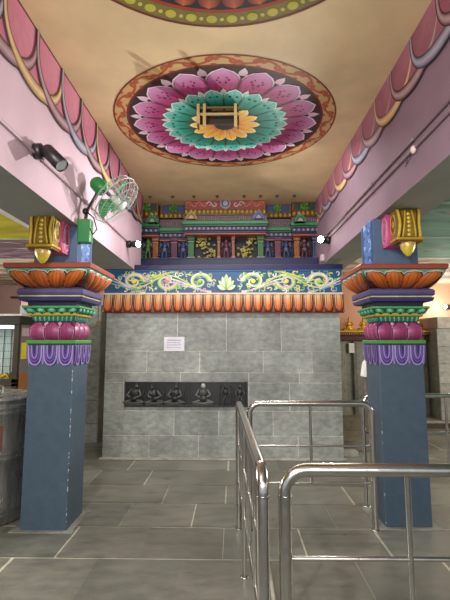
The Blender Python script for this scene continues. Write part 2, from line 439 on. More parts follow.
def medallion_main(cx, cy):
    t = empty('ceiling_medallion', (cx, cy, CZ), 'round lotus painting in pink, teal and yellow on the ceiling, whole ring in view', 'ceiling painting')
    fn = polar(cx, cy)
    mb = MB(); annulus(mb, fn, .925, 1.055, 0, rgb(206, 170, 112)); annulus(mb, fn, 1.04, 1.055, .001, rgb(120, 44, 24)); annulus(mb, fn, .915, .935, .001, rgb(110, 36, 22))
    terra = rgb(176, 84, 46)
    for k in range(34):
        a0 = 2 * PI * k / 34; sg = 1 if k % 2 else -1
        pts = []
        for i in range(15):
            th = i / 14 * 4.6; q = .044 * (1 - i / 18)
            pts.append((a0 + q * math.cos(th) * 1.25 , .987 + sg * q * math.sin(th)))
        ribbon(mb, fn, pts, .019, .001, terra)
        disc(mb, fn, (a0 + .07, .987 + sg * .036), .030, .016, .0012, terra, n=8); disc(mb, fn, (a0 + .02, .987 - sg * .045), .026, .010, .0012, terra, n=8)
        ribbon(mb, fn, [(a0 - .1 + .2 * i / 8, .987 + sg * -.034 * math.cos(i / 8 * PI)) for i in range(9)], .011, .0008, terra, taper=False)
    mb.build('scroll_border', 'matte', t)
    mb = MB(); annulus(mb, fn, .0, .92, .0005, rgb(52, 18, 20)); mb.build('ground', 'matte', t)
    # outer magenta petals
    mb = MB()
    n = 16
    inn, mid, out = rgb(122, 16, 38), rgb(176, 56, 124), rgb(214, 158, 202)
    for k in range(n):
        a = 2 * PI * (k + .5) / n
        # pale bud between petals
        petal(mb, fn, a, .80, .905, lambda t: .045 * math.sin(PI * min(1, .25 + t * .75)) ** .7 * (1 - t ** 4), .002, lambda q, t: mix(rgb(222, 168, 204), WHITE, t), nu=6)
    for k in range(n):
        a = 2 * PI * k / n
        w = pshape(.195)
        petal(mb, fn, a, .50, .892, w, .003, lambda q, t: mix(rgb(110, 20, 60), rgb(236, 214, 232), (t - .55) * 4), nu=8)
        def cf(q, t):
            c = mix(inn, mid, t / .5) if t < .5 else mix(mid, out, (t - .5) / .5)
            if abs(q) > .9: c = mix(c, rgb(86, 10, 40), .6)
            if t < .45 and abs(math.sin(q * 9)) > .85: c = mix(c, BLACK, .35)
            return c
        petal(mb, fn, a, .50, .875, lambda t: w(t) * .93, .004, cf, nu=16, nv=12)
        for q, rr, s in ((-.035, .70, 1), (.035, .70, 1), (-.068, .735, .8), (.068, .735, .8), (0, .66, .7), (-.045, .765, .6), (.045, .765, .6)):
            disc(mb, fn, (a + q, rr), .017 * s, .017 * s, .0055, rgb(92, 10, 52), n=8)
    mb.build('outer_petals', 'matte', t)
    mb = MB(); annulus(mb, fn, 0, .57, .006, rgb(34, 26, 26))
    n = 18
    for k in range(n):
        a = 2 * PI * (k + .5) / n
        petal(mb, fn, a, .52, .618, lambda t: .05 * math.sin(PI * min(1, .25 + t * .75)) ** .7 * (1 - t ** 4), .0066, lambda q, t: mix(rgb(120, 196, 186), WHITE, t), nu=6)
    for k in range(n):
        a = 2 * PI * k / n; w = pshape(.173)
        petal(mb, fn, a, .30, .612, w, .007, lambda q, t: mix(rgb(10, 70, 50), rgb(200, 234, 224), (t - .5) * 4), nu=8)
        def cf(q, t):
            c = mix(rgb(10, 66, 34), rgb(30, 146, 126), t / .5) if t < .5 else mix(rgb(34, 158, 136), rgb(120, 208, 196), (t - .5) / .5)
            if abs(q) > .88: c = mix(c, rgb(8, 60, 50), .6)
            if abs(q) < .1 and t > .35: c = mix(c, rgb(8, 60, 50), .5)
            return c
        petal(mb, fn, a, .30, .597, lambda t: w(t) * .92, .008, cf, nu=14)
        for q in (-.06, .06): disc(mb, fn, (a + q, .50), .028, .016, .0095, rgb(10, 74, 66), n=8)
    mb.build('middle_petals', 'matte', t)
    mb = MB(); annulus(mb, fn, 0, .31, .010, rgb(62, 34, 20))
    n = 14
    for k in range(n):
        a = 2 * PI * k / n; w = pshape(.222)
        petal(mb, fn, a, .09, .345, w, .011, rgb_const(rgb(240, 226, 170)), nu=8)
        def cf(q, t):
            c = mix(rgb(200, 92, 18), rgb(232, 172, 44), t / .6)
            if t > .7: c = mix(c, rgb(244, 222, 140), (t - .7) / .3)
            if abs(q) > .86 or (abs(q) < .1 and t > .3): c = mix(c, rgb(120, 50, 10), .55)
            return c
        petal(mb, fn, a, .09, .332, lambda t: w(t) * .90, .012, cf, nu=14)
    mb.build('inner_petals', 'matte', t)
    mb = MB(); annulus(mb, fn, 0, .098, .0135, rgb(26, 22, 24)); mb.build('centre_disc', 'matte', t)
    return t
def rgb_const(c): return lambda q, t: c
def medallion_near(cx, cy):
    t = empty('ceiling_medallion', (cx, cy, CZ), 'round painting cut by the top of the picture, ring of yellow-green beads', 'ceiling painting')
    fn = polar(cx, cy)
    mb = MB(); annulus(mb, fn, .90, 1.055, 0, rgb(124, 112, 50)); annulus(mb, fn, 1.035, 1.055, .001, rgb(104, 44, 30)); annulus(mb, fn, .895, .925, .001, rgb(150, 60, 34))
    for k in range(46):
        a = 2 * PI * k / 46
        disc(mb, fn, (a, .98), .036, .035, .0015, rgb(186, 182, 62), n=14, dome=.004)
        disc(mb, fn, (a + PI / 46, .98), .014, .017, .0015, rgb(196, 190, 80), n=10, dome=.003)
    mb.build('bead_border', 'matte', t)
    mb = MB(); annulus(mb, fn, 0, .90, .0005, rgb(30, 26, 26))
    for k in range(34):
        a = 2 * PI * k / 34
        petal(mb, fn, a, .72, .89, lambda t: .088 * (1 if t < .5 else max(0, 1 - ((t - .5) / .5) ** 2) ** .5), .002,
              lambda q, t: mix(mix(rgb(196, 110, 70), rgb(120, 44, 28), abs(q)), DKRED, 1 - t), nu=10)
    annulus(mb, fn, .0, .72, .003, rgb(24, 60, 58))
    for k in range(20):
        a = 2 * PI * k / 20
        petal(mb, fn, a, .30, .70, pshape(.15), .004, lambda q, t: mix(rgb(20, 90, 80), rgb(120, 200, 180), t) if abs(q) < .85 else BLACK, nu=10)
    annulus(mb, fn, 0, .3, .006, rgb(200, 150, 40))
    mb.build('petal_rings', 'matte', t)
medallion_main(-.085, 4.06)
medallion_near(-.075, 1.675)

# wooden batten frame hanging in the medallion
t = empty('wooden_frame', (-.155, 3.80, CZ - .24), 'small slatted wooden frame hanging from the ceiling inside the medallion', 'frame')
wd = rgb(188, 160, 108); dk = rgb(74, 56, 28)
fx0, fx1, fy0, fz0 = -.325, .05, 3.66, CZ - .19
mb = MB(); mb.box(fx0 + .02, fx1 - .02, fy0 + .13, fy0 + .145, fz0 + .05, CZ - .015, rgb(50, 40, 22)); mb.build('back_board', 'matte', t)
for xx in (fx0, fx0 + .055, fx1 - .045):
    mb = MB(); mb.box(xx, xx + .026, fy0, fy0 + .03, fz0 - (.03 if xx > fx0 else 0), CZ - .014, vary(wd, .1), bev=.003); mb.build('batten', 'matte', t)
for zz, c in ((CZ - .045, rgb(110, 88, 50)), (fz0 + .085, wd)):
    mb = MB(); mb.box(fx0, fx1, fy0 + .03, fy0 + .05, zz, zz + .02, c, bev=.003); mb.build('rail', 'matte', t)
for xx in (fx0, fx1 - .015):
    mb = MB(); mb.box(xx, xx + .015, fy0 + .05, fy0 + .145, fz0, CZ - .014, dk); mb.build('side_board', 'matte', t)

# little ceiling hooks in a row in front of the niche
for k, xx in enumerate((-1.22, -.89, -.58, -.24, .15, .39, .63, .88)):
    mb = MB(); mb.lathe([(.0, CZ - .03), (.016, CZ - .028), (.02, CZ - .01), (.03, CZ)], rgb(84, 62, 40), n=10, M4=Matrix.Translation((xx, 6.2, 0)))
    o = mb.build('ceiling_hook', 'plastic'); tag(o, 'small dark hook knob on the ceiling edge above the painted frieze', 'hook', 'hook knobs on the ceiling')

# ------------------------------------------------------------------ LOTUS COLUMNS
def side_fn(cx, cy, side, prof):
    """prof: list of (z, hw) -> map (s in [-1,1], v in [0,1], off)"""
    n = ((0, -1), (1, 0), (0, 1), (-1, 0))[side]; tx = (-n[1], n[0])
    def fn(s, v, o):
        k = max(0, min(1, v)) * (len(prof) - 1); i = min(int(k), len(prof) - 2); f = k - i
        z = prof[i][0] * (1 - f) + prof[i + 1][0] * f; hw = prof[i][1] * (1 - f) + prof[i + 1][1] * f
        if v > 1: z += (v - 1) * (prof[-1][0] - prof[0][0])
        dz = prof[i + 1][0] - prof[i][0]; dh = prof[i + 1][1] - prof[i][1]; l = math.hypot(dz, dh) or 1
        hn = hw + o * dz / l; zz = z - o * dh / l
        return (cx + n[0] * hn + tx[0] * s * hw, cy + n[1] * hn + tx[1] * s * hw, zz)
    return fn
def sq_loft(mb, cx, cy, prof, col):
    for sd in range(4):
        fn = side_fn(cx, cy, sd, prof)
        mb.grid(lambda u, v: fn(2 * u - 1, v, 0), 1, len(prof) - 1, col if not callable(col) else (lambda u, v: col(v)), smooth=False)
    for z, hw in (prof[0], prof[-1]):
        mb.add([(cx - hw, cy - hw, z), (cx + hw, cy - hw, z), (cx + hw, cy + hw, z), (cx - hw, cy + hw, z)], [(0, 1, 2, 3)], col if not callable(col) else col(0 if z == prof[0][0] else 1))

def ornate_scroll(mb, fn, c0, c1, rows=4, cols=1):
    for r_ in range(rows):
        for sg in (-1, 1):
            v0 = (r_ + .5) / rows
            pts = []
            for i in range(16):
                th = i / 15 * 5.2; q = 1 - i / 17
                pts.append((sg * (.36 + .26 * q * math.cos(th + .6)) , v0 + .11 * q * math.sin(th + .6) * (1 if r_ % 2 else -1)))
            ribbon(mb, fn, pts, .07, .003, c0)
        ribbon(mb, fn, [(.0 + .55 * math.sin(i / 10 * 2 * PI + r_), (r_ + i / 10) / rows) for i in range(11)], .05, .004, c1, taper=False)

def column(cx, cy, label, hw=.187):
    t = empty('painted_column', (cx, cy, 0), label, 'column', 'blue columns with lotus capitals')
    # shaft with chipped corners
    mb = MB(); mb.box(cx - hw, cx + hw, cy - hw, cy + hw, 0, 1.47, BLUE, bev=.005)
    rnd = random.Random(int(cx * 100))
    for k in range(34 if cx < 0 else 5):
        z = rnd.uniform(.03, 1.25); sg = 1 if cx < 0 else -1; h_ = rnd.choice((.004, .006, .01, .02)); 
        mb.box(cx + sg * (hw - .004), cx + sg * (hw + .0012), cy - hw - .0012, cy - hw + .004, z, z + h_, rgb(190, 196, 196))
    mb.build('shaft', 'paint', t)
    mb = MB()
    for a, b, c, d in ((-hw - .07, hw + .07, -hw - .05, -hw), (-hw - .07, hw + .07, hw, hw + .05), (-hw - .07, -hw, -hw, hw), (hw, hw + .05, -hw, hw)):
        mb.box(cx + a, cx + b, cy + c, cy + d, 0.0, .007, rgb(136, 136, 130), bev=.003)
    mb.build('cement_skirt', 'stone', t)
    # lavender hanging petals
    mb = MB(); prof = [(1.30, .190), (1.465, .196)]
    sq_loft(mb, cx, cy, [(1.36, .189), (1.465, .194)], rgb(70, 48, 118))
    for sd in range(4):
        fn = side_fn(cx, cy, sd, prof)
        for k in range(3):
            s0 = -.667 + .667 * k
            U = lambda w, d, n_=14: [(s0 + w * math.sin(-PI / 2 + PI * i / n_), 1 - d * math.cos(-PI / 2 + PI * i / n_) ** .5) for i in range(n_ + 1)]
            # tongue body
            petal(mb, fn, s0, 1, .0, lambda t: .31 * (1 if t < .55 else max(0, 1 - ((t - .55) / .45) ** 2) ** .5), .002, lambda q, t_: mix(rgb(96, 72, 150), rgb(62, 42, 108), abs(q) ** .5) if t_ < .9 else LAV, nu=10, bulge=.012)
            for w, d, c in ((.285, .98, rgb(164, 146, 204)), (.20, .82, rgb(104, 82, 158)), (.12, .64, rgb(150, 130, 192))):
                ribbon(mb, fn, U(w, d), .03, .013 + (.29 - w) * .05, c, taper=False)
            ribbon(mb, fn, [(s0, 1 - .42 * i / 6) for i in range(7)], .04, .024, rgb(56, 36, 104))
        for k in range(4):
            petal(mb, fn, (-.95, -.333, .333, .95)[k], 1, .02, lambda t: .06 * (1 - t * .2) * (1 if t < .8 else max(0, 1 - ((t - .8) / .2) ** 2) ** .5), .004, lambda q, t_: mix(LAV, rgb(110, 84, 170), 1 - t_), nu=6)
    mb.build('hanging_petals', 'paint', t)
    # green slab
    mb = MB(); sq_loft(mb, cx, cy, [(1.465, .198), (1.480, .200), (1.480, .204), (1.502, .207), (1.508, .204)], lambda v: rgb(34, 62, 54) if v < .4 else rgb(78, 150, 66)); mb.build('green_band', 'paint', t)
    # pink lotus bulge
    prof = [(1.508, .162), (1.53, .182), (1.57, .192), (1.61, .190), (1.64, .178), (1.66, .160)]
    mb = MB(); sq_loft(mb, cx, cy, prof, rgb(120, 24, 76))
    for sd in range(4):
        fn = side_fn(cx, cy, sd, prof)
        for k in range(2):
            s0 = -.583 + .667 * k
            petal(mb, fn, s0 + .25, .55, 1.0, lambda t: .14 * math.sin(PI * min(1, .2 + t * .8)), .003, lambda q, t_: mix(PINK, rgb(230, 190, 220), t_), nu=6)
        for k in range(3):
            s0 = -.667 + .667 * k
            wf = lambda t: .33 * (1 if t < .5 else max(0, 1 - ((t - .5) / .5) ** 2.2) ** .55)
            petal(mb, fn, s0, 0, 1.0, wf, .003, rgb_const(rgb(66, 8, 40)), nu=8, bulge=.012)
            petal(mb, fn, s0, 0, .95, lambda t: wf(t) * .93, .0045, lambda q, t_: mix(rgb(112, 30, 76), rgb(172, 76, 128), t_) if abs(q) < .9 else rgb(206, 130, 180), nu=16, bulge=.014)
            ribbon(mb, fn, [(s0, .1 + .7 * i / 6) for i in range(7)], .012, .019, rgb(110, 20, 66))
    mb.build('pink_lotus', 'paint', t)
    # small green bead tier + yellow + green shell tier
    mb = MB(); sq_loft(mb, cx, cy, [(1.655, .15), (1.672, .168), (1.690, .172), (1.705, .175)], rgb(34, 104, 88))
    for sd in range(4):
        fn = side_fn(cx, cy, sd, [(1.668, .168), (1.708, .176)])
        for k in range(9): petal(mb, fn, -.88 + .22 * k, 1, 0, lambda t: .085 * (1 - t * .4), .003, lambda q, t_: mix(rgb(96, 190, 160), rgb(20, 80, 66), abs(q)), nu=6, bulge=.006)
    mb.build('bead_tier', 'paint', t)
    mb = MB(); sq_loft(mb, cx, cy, [(1.705, .186), (1.714, .200), (1.732, .202), (1.740, .194)], lambda v: mix(rgb(120, 104, 20), rgb(206, 196, 62), v)); mb.build('yellow_band', 'paint', t)
    mb = MB(); prof = [(1.738, .196), (1.754, .222), (1.774, .236)]
    sq_loft(mb, cx, cy, prof, rgb(22, 84, 64)); sq_loft(mb, cx, cy, [(1.774, .236), (1.777, .241), (1.788, .243), (1.792, .24)], rgb(84, 160, 104))
    for sd in range(4):
        fn = side_fn(cx, cy, sd, prof)
        for k in range(5):
            s0 = -.8 + .4 * k
            petal(mb, fn, s0, 0, .98, lambda t: .17 * math.sin(PI * min(1, .12 + t * .86)) ** .6 if t < .99 else .02, .002, lambda q, t_: mix(rgb(120, 206, 170), rgb(40, 130, 104), abs(q) + .2 * (1 - t_)), nu=10, bulge=.012)
            petal(mb, fn, s0, .05, .5, lambda t: .06 * math.sin(PI * min(1, .1 + t * .88)) ** .6, .014, rgb_const(rgb(16, 70, 54)), nu=6, bulge=.005)
    mb.build('shell_tier', 'paint', t)
    # dark neck and double purple slab
    mb = MB(); sq_loft(mb, cx, cy, [(1.79, .20), (1.84, .205), (1.955, .205)], rgb(22, 20, 32))
    sq_loft(mb, cx, cy, [(1.828, .235), (1.836, .262), (1.862, .270), (1.868, .262)], rgb(58, 50, 112))
    sq_loft(mb, cx, cy, [(1.868, .258), (1.880, .258)], rgb(196, 190, 110))
    sq_loft(mb, cx, cy, [(1.880, .262), (1.886, .274), (1.924, .276), (1.934, .266), (1.946, .24)], lambda v: rgb(54, 48, 108) if v < .45 else rgb(88, 84, 124))
    mb.build('purple_slab', 'paint', t)
    # orange lotus flare with teal lip and red abacus
    prof = [(1.945, .225), (1.965, .258), (2.00, .297), (2.04, .325), (2.075, .342), (2.095, .348)]
    mb = MB(); sq_loft(mb, cx, cy, prof, lambda v: mix(rgb(70, 22, 10), rgb(92, 142, 122), (v - .55) * 5))
    for sd in range(4):
        fn = side_fn(cx, cy, sd, prof)
        for k in range(4):
            # tips fan outward towards the corners
            f = (-.80, -.265, .265, .80)[k]
            def fn2(s, v, o, f=f):
                return fn(max(-1.01, min(1.01, f * (.70 + .30 * v) + s)), v, o)
            wf = lambda t: (.19 + .13 * t) * (1 if t < .45 else max(0, 1 - ((t - .45) / .55) ** 2.2) ** .5)
            petal(mb, fn2, 0, 0, .93, lambda t: wf(t) * 1.0, .003 + .0006 * (k % 2), rgb_const(rgb(166, 196, 176)), nu=12, bulge=.014)
            petal(mb, fn2, 0, 0, .88, lambda t: wf(t) * .97, .0048 + .0006 * (k % 2), rgb_const(rgb(40, 14, 8)), nu=12, bulge=.016)
            def cf(q, t_):
                c = mix(rgb(54, 18, 6), rgb(206, 106, 32), t_ * 1.3)
                if t_ > .75: c = mix(c, rgb(140, 54, 18), (t_ - .75) * 2)
                c = mix(c, rgb(150, 60, 16), abs(q) ** 2 * .7)
                if abs(abs(q) - .45) < .07 or (abs(q) < .05): c = mix(c, rgb(60, 16, 8), .75 * (1 - t_ * .7))
                return c
            petal(mb, fn2, 0, 0, .85, lambda t: wf(t) * .90, .0065 + .0006 * (k % 2), cf, nu=20, nv=10, bulge=.018)
    mb.build('lotus_flare', 'paint', t)
    mb = MB(); sq_loft(mb, cx, cy, [(2.092, .352), (2.10, .358), (2.128, .362), (2.138, .356)], lambda v: rgb(80, 30, 24) if v < .3 else rgb(150, 66, 48)); mb.build('red_abacus', 'paint', t)
    # blue neck block with ornate sides
    zt = 2.498 if cx < 0 else 2.568
    mb = MB(); h2 = .186
    sq_loft(mb, cx, cy, [(2.138, h2), (zt, h2)], rgb(78, 104, 134))
    for sd in (1, 3):
        fn = side_fn(cx, cy, sd, [(2.15, h2), (zt - .005, h2)])
        mb.grid(lambda u, v: fn((2 * u - 1) * .9, v, .002), 1, 1, rgb(34, 66, 122), smooth=False)
        ornate_scroll(mb, fn, rgb(138, 168, 206), rgb(72, 112, 170))
    mb.build('neck_block', 'matte', t)
    # carved corbel: pink root, gold scroll end, bud
    yf = cy - h2
    zb = zt - .275
    mb = MB(); PKc = rgb(190, 76, 124)
    def scroll_end(mb, hwx, y0, y1, z0, z1, c, dk_):
        # rounded bracket: side profile rolled over at the bottom front
        n_ = 12; pf = [(y1, z1), (y0 + .02, z1)]
        for i in range(n_ + 1):
            a = PI / 2 - i / n_ * PI
            pf.append((y0 + .03 - .03 * math.cos(a) * 1.0, (z0 + z1) / 2 + (z1 - z0) / 2 * math.sin(a)))
        pf += [(y0 + .03, z0), (y1, z0)]
        k = len(pf)
        vs = [(cx - hwx, a, b) for a, b in pf] + [(cx + hwx, a, b) for a, b in pf]
        fs = [(i, (i + 1) % k, k + (i + 1) % k, k + i) for i in range(k)] + [tuple(range(k))[::-1], tuple(range(k, 2 * k))]
        mb.add(vs, fs, c)
    scroll_end(mb, .118, yf - .175, yf, zb, zt, PKc, None)
    for sx in (-1, 1):
        fn = lambda s, v, o, sx=sx: (cx + sx * (.118 + o), yf - .085 + s, zb + v * (zt - zb))
        for q, w in ((.066, .007), (.042, .006)):
            ribbon(mb, fn, [(q * math.cos(th), .5 + (q * 4.6) * math.sin(th) * 1.35) for th in [i / 20 * 2 * PI for i in range(21)]], w, .004, rgb(236, 176, 200), taper=False)
        ribbon(mb, fn, [(.03 * math.sin(i / 12 * 2 * PI), .2 + .6 * i / 12) for i in range(13)], .006, .004, rgb(120, 30, 70), taper=False)
    mb.build('pink_corbel', 'paint', t)
    mb = MB(); G = rgb(184, 150, 52); Gd = rgb(110, 74, 12)
    y0, y1 = yf - .31, yf - .165
    scroll_end(mb, .095, y0, y1, zb + .03, zt, rgb(140, 112, 40), Gd)
    mb.box(cx - .108, cx + .108, y0 - .018, y1, zb + .012, zb + .035, G, bev=.006)
    mb.box(cx - .098, cx + .098, y0 - .006, y1, zb - .004, zb + .014, Gd, bev=.004)
    # front ribs: side volutes + central beaded strip
    def fnf(s, v, o):
        z0_, z1_ = zb + .03, zt
        a = (v - .5) * 2
        return (cx + s, y0 + .03 - .03 * math.sqrt(max(0, 1 - a * a)) - o, z0_ + v * (z1_ - z0_))
    for sx in (-1, 1):
        ribbon(mb, fnf, [(sx * (.086 - .010 * math.sin(i / 14 * PI) ** 2), .02 + .96 * i / 14) for i in range(15)], .010, .008, rgb(224, 190, 70), taper=False)
        ribbon(mb, fnf, [(sx * (.068 - .012 * math.sin(i / 14 * PI) ** 2), .02 + .96 * i / 14) for i in range(15)], .005, .009, rgb(96, 60, 10), taper=False)
        ribbon(mb, fnf, [(sx * (.052 - .026 * (i / 14)), .05 + .9 * i / 14) for i in range(15)], .006, .008, rgb(214, 178, 60), taper=False)
        fs_ = lambda s, v, o, sx=sx: (cx + sx * (.095 + o), (y0 + y1) / 2 + .01 + s, zb + .03 + v * (zt - zb - .03))
        for q in (.055, .036, .016):
            ribbon(mb, fs_, [(q * math.cos(th), .52 + q * 6.2 * math.sin(th)) for th in [i / 20 * 2 * PI for i in range(21)]], .007, .006, rgb(222, 190, 74) if q != .036 else rgb(98, 62, 12), taper=False)
    for i in range(6):
        mb.ell((cx, y0 - .004 + .012 * abs(i - 2.5) / 2.5, zb + .06 + i * .034), (.016, .008, .015), rgb(226, 196, 84))
    gcb = mb.build('gold_corbel', 'gold', t)
    mb = MB(); Mx = Matrix.Translation((cx, (y0 + y1) / 2 - .02, 0))
    mb.lathe([(.0, zb - .112), (.016, zb - .106, rgb(226, 206, 60)), (.038, zb - .08, rgb(224, 200, 60)), (.056, zb - .04, rgb(212, 186, 80)), (.062, zb - .012, rgb(206, 172, 130)), (.058, zb)], rgb(230, 206, 80), n=16, M4=Mx)
    mb.build('hanging_bud', 'gold', gcb)
    return t
LCX, LCY, RCX, RCY = -1.525, 3.867, 1.414, 3.985
column(LCX, LCY, 'blue square column at the left, next to the steel drum, lotus capital')
column(RCX, RCY, 'blue square column at the right, behind the steel railings, lotus capital')

# ------------------------------------------------------------------ FLORAL BAND + FRINGE over the stone wall
t = empty('floral_frieze', (-.15, WY, 1.87), 'blue scrollwork frieze with orange petal fringe above the stone wall', 'frieze')
mb = MB()
mb.box(WX0 - .03, WX1 + .03, WY - .03, WY - .0045, 2.135, 2.445, rgb(24, 78, 116))
mb.box(WX0 - .05, WX1 + .05, WY - .05, WY - .0045, 2.445, 2.515, rgb(22, 24, 70), bev=.008)
mb.box(WX0 - .04, WX1 + .04, WY - .045, WY - .0045, 2.43, 2.447, rgb(36, 84, 140))
mb.build('blue_ground', 'paint', t)
zc = 2.29; xc = -.10
fnw = lambda s, v, o: (s, WY - .031 - o, v)
SC = [rgb(190, 204, 130), rgb(206, 196, 120), rgb(214, 214, 200), rgb(120, 178, 96), rgb(196, 168, 190), rgb(180, 190, 70), rgb(110, 160, 170)]
rnd = random.Random(3)
for sg in (-1, 1):
    mb = MB()
    # three great counter-scrolling volutes either side of the lotus
    for j, (dx, rr) in enumerate(((.36, .125), (.80, .13), (1.24, .13))):
        cxx = xc + sg * dx; up = 1 if j % 2 == 0 else -1
        for lay, (rs, w, ci) in enumerate(((1.0, .013, 2), (.86, .011, 0), (.72, .010, 3))):
            pts = []
            for i in range(34):
                th = i / 33 * 8.2; q = rr * rs * (1 - i / 40)
                pts.append((cxx + sg * -q * math.cos(th) * 1.25, zc + up * q * math.sin(th)))
            ribbon(mb, fnw, pts, w, .003 + .001 * lay, SC[(ci + j) % 7])
        # stems arching from volute to volute
        for lay in range(3):
            pts = [(cxx + sg * (-.16 + .60 * i / 16), zc - up * (.03 + .02 * lay) * 1 + up * (.115 - .028 * lay) * -math.cos(i / 16 * PI)) for i in range(17)]
            ribbon(mb, fnw, pts, .009, .002 + .001 * lay, SC[(lay * 2 + j) % 7], taper=False)
        for k in range(9):
            a = k * .72 + j; px = cxx + math.cos(a) * rr * 1.5; pz = zc + math.sin(a) * rr * .95
            pts = []
            for i in range(12):
                th = i / 11 * 4.5; q = .03 * (1 - i / 14)
                pts.append((px + q * math.cos(th + a), pz + q * math.sin(th + a)))
            ribbon(mb, fnw, pts, .009, .007, rnd.choice(SC))
            disc(mb, fnw, (px + rnd.uniform(-.05, .05), max(2.15, min(2.43, pz + rnd.uniform(-.04, .04)))), .014, .010, .008, rnd.choice(SC), n=8, dome=.003)
        disc(mb, fnw, (cxx, zc), .03, .028, .008, rnd.choice((rgb(196, 120, 160), rgb(220, 200, 90), rgb(150, 190, 90))), dome=.008)
    for k in range(64):
        px = xc + sg * rnd.uniform(.16, 1.50); pz = rnd.uniform(2.165, 2.415); a = rnd.uniform(0, 6.28); c = rnd.choice(SC); f = rnd.choice((-1, 1))
        ribbon(mb, fnw, [(px + .034 * (1 - i / 14) * math.cos(f * i * .42 + a), max(2.145, min(2.432, pz + .034 * (1 - i / 14) * math.sin(f * i * .42 + a)))) for i in range(12)], .009, .0015, c)
    mb.v = [(max(WX0 - .02, min(WX1 + .02, a)), b, c_) for a, b, c_ in mb.v]; mb.build('scrollwork', 'paint', t)
mb = MB()
for k, (ang, ln, c) in enumerate(((-1.25, .13, rgb(206, 214, 190)), (1.25, .13, rgb(206, 214, 190)), (-.75, .15, rgb(150, 190, 110)), (.75, .15, rgb(150, 190, 110)), (-.33, .17, rgb(196, 208, 160)), (.33, .17, rgb(196, 208, 160)), (0, .20, rgb(128, 172, 60)))):
    def fp(s, v, o, ang=ang): return (xc + s * math.cos(ang) + v * math.sin(ang), WY - .031 - o, 2.19 + v * math.cos(ang) - s * math.sin(ang))
    petal(mb, fp, 0, 0, ln, lambda t_: .052 * math.sin(PI * min(.999, .1 + t_ * .9)) ** .8, .009 + .001 * k, lambda q, t_, c=c: mix(c, WHITE, t_ * .5) if abs(q) < .75 else rgb(30, 80, 70), bulge=.008)
mb.build('centre_lotus', 'paint', t)
# cream fillet and orange fringe on a coved profile
mb = MB(); mb.box(WX0 - .04, WX1 + .04, WY - .05, WY - .0045, 2.112, 2.137, rgb(214, 190, 180), bev=.006); mb.build('cream_fillet', 'paint', t)
mb = MB()
cov = [(1.875, WY - .058), (1.90, WY - .066), (1.96, WY - .066), (2.03, WY - .055), (2.113, WY - .035)]
def fcov(s, v, o):
    k = max(0, min(1, v)) * 4; i = min(int(k), 3); f = k - i
    return (s, cov[i][1] * (1 - f) + cov[i + 1][1] * f - o, cov[i][0] * (1 - f) + cov[i + 1][0] * f)
x0f, x1f = WX0 - .03, WX1 + .045
mb.grid(lambda u, v: fcov(x0f + (x1f - x0f) * u, v, 0), 4, 8, lambda u, v: mix(rgb(80, 24, 10), rgb(180, 120, 76), v))
mb.box(x0f, x1f, WY - .058, WY - .0045, 1.868, 1.876, rgb(86, 26, 18)); mb.box(x0f, x0f + .005, WY - .05, WY - .0045, 1.875, 2.113, rgb(150, 80, 40)); mb.box(x1f - .005, x1f, WY - .055, WY - .0045, 1.875, 2.113, rgb(150, 70, 30))
NP = 24; pw = (x1f - x0f) / NP
for k in range(NP):
    s0 = x0f + pw * (k + .5)
    wf = lambda t_: pw * .5 * (.86 + .14 * min(1, t_ * 2)) * (1 if t_ < .35 else max(0, 1 - ((t_ - .35) / .65) ** 2.0) ** .7)
    petal(mb, fcov, s0, 1, .04, wf, .003, rgb_const(rgb(64, 18, 10)), nu=10, bulge=.008)
    def cf(q, t_):
        c = mix(rgb(206, 172, 122), rgb(200, 100, 38), (t_ - .05) * 1.9)
        if t_ > .7: c = mix(c, rgb(140, 44, 16), (t_ - .6) * 2.4)
        if abs(abs(q) - .58) < .10 and t_ < .9: c = mix(c, rgb(90, 30, 12), .8)
        return c
    petal(mb, fcov, s0, 1, .10, lambda t_: wf(t_) * .84, .0045, cf, nu=18, nv=12, bulge=.010)
    for sg in (-1, 1): petal(mb, fcov, s0 + sg * pw * .5, .30, .02, lambda t_: pw * .12 * math.sin(PI * min(.999, .1 + t_ * .9)), .002, rgb_const(rgb(190, 110, 60)), nu=4)
mb.build('petal_fringe', 'paint', t)

# ------------------------------------------------------------------ NICHE FRIEZE above and behind
NY = 6.74
KX = .0157
def nx(p): return (p - 234) * KX
def nz(q): return 1.5 + (341 - q) * KX
t = empty('niche_frieze', (-.12, NY, 2.5), 'carved and painted niche frieze of pilasters and figures up under the ceiling', 'frieze')
mb = MB(); mb.box(nx(128), XR + .3, NY - .01, NY + .15, 2.505, CZ - .002, rgb(26, 22, 34)); mb.build('back_panel', 'matte', t)
mb = MB()
mb.box(nx(132), nx(322), NY - .34, NY, 2.51, nz(264), rgb(24, 30, 84), bev=.012)
mb.box(nx(132), nx(322), NY - .30, NY, nz(264), nz(262.6), rgb(60, 50, 110), bev=.006)
mb.build('plinth', 'shaded_paint', t)
def pil(p, w, c, big=False):
    mb = MB(); x = nx(p); h = w * KX / 2; y = NY - (.20 if big else .14); z0, z1 = nz(262.6), nz(240)
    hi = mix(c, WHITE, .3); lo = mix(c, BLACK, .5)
    mb.box(x - h, x + h, y, NY, z0, z0 + .04, hi, bev=.006)
    mb.box(x - h * .7, x + h * .7, y + .02, NY, z0 + .04, z1 - .09, c, bev=.006)
    for q in (-.3, .3): mb.box(x + q * h - .004, x + q * h + .004, y + .014, y + .03, z0 + .05, z1 - .10, lo)
    for i, k in enumerate((.85, .65, 1.0, .8, 1.1)):
        mb.box(x - h * k, x + h * k, y + .02 - .012 * k, NY, z1 - .09 + i * .018, z1 - .074 + i * .018, (hi, lo, c, hi, c)[i], bev=.004)
    mb.build('pilaster', 'shaded_paint', t)
OR = rgb(196, 110, 40); MR = rgb(132, 40, 84); BL = rgb(64, 84, 140); GR = rgb(52, 132, 60); SL = rgb(196, 112, 86)
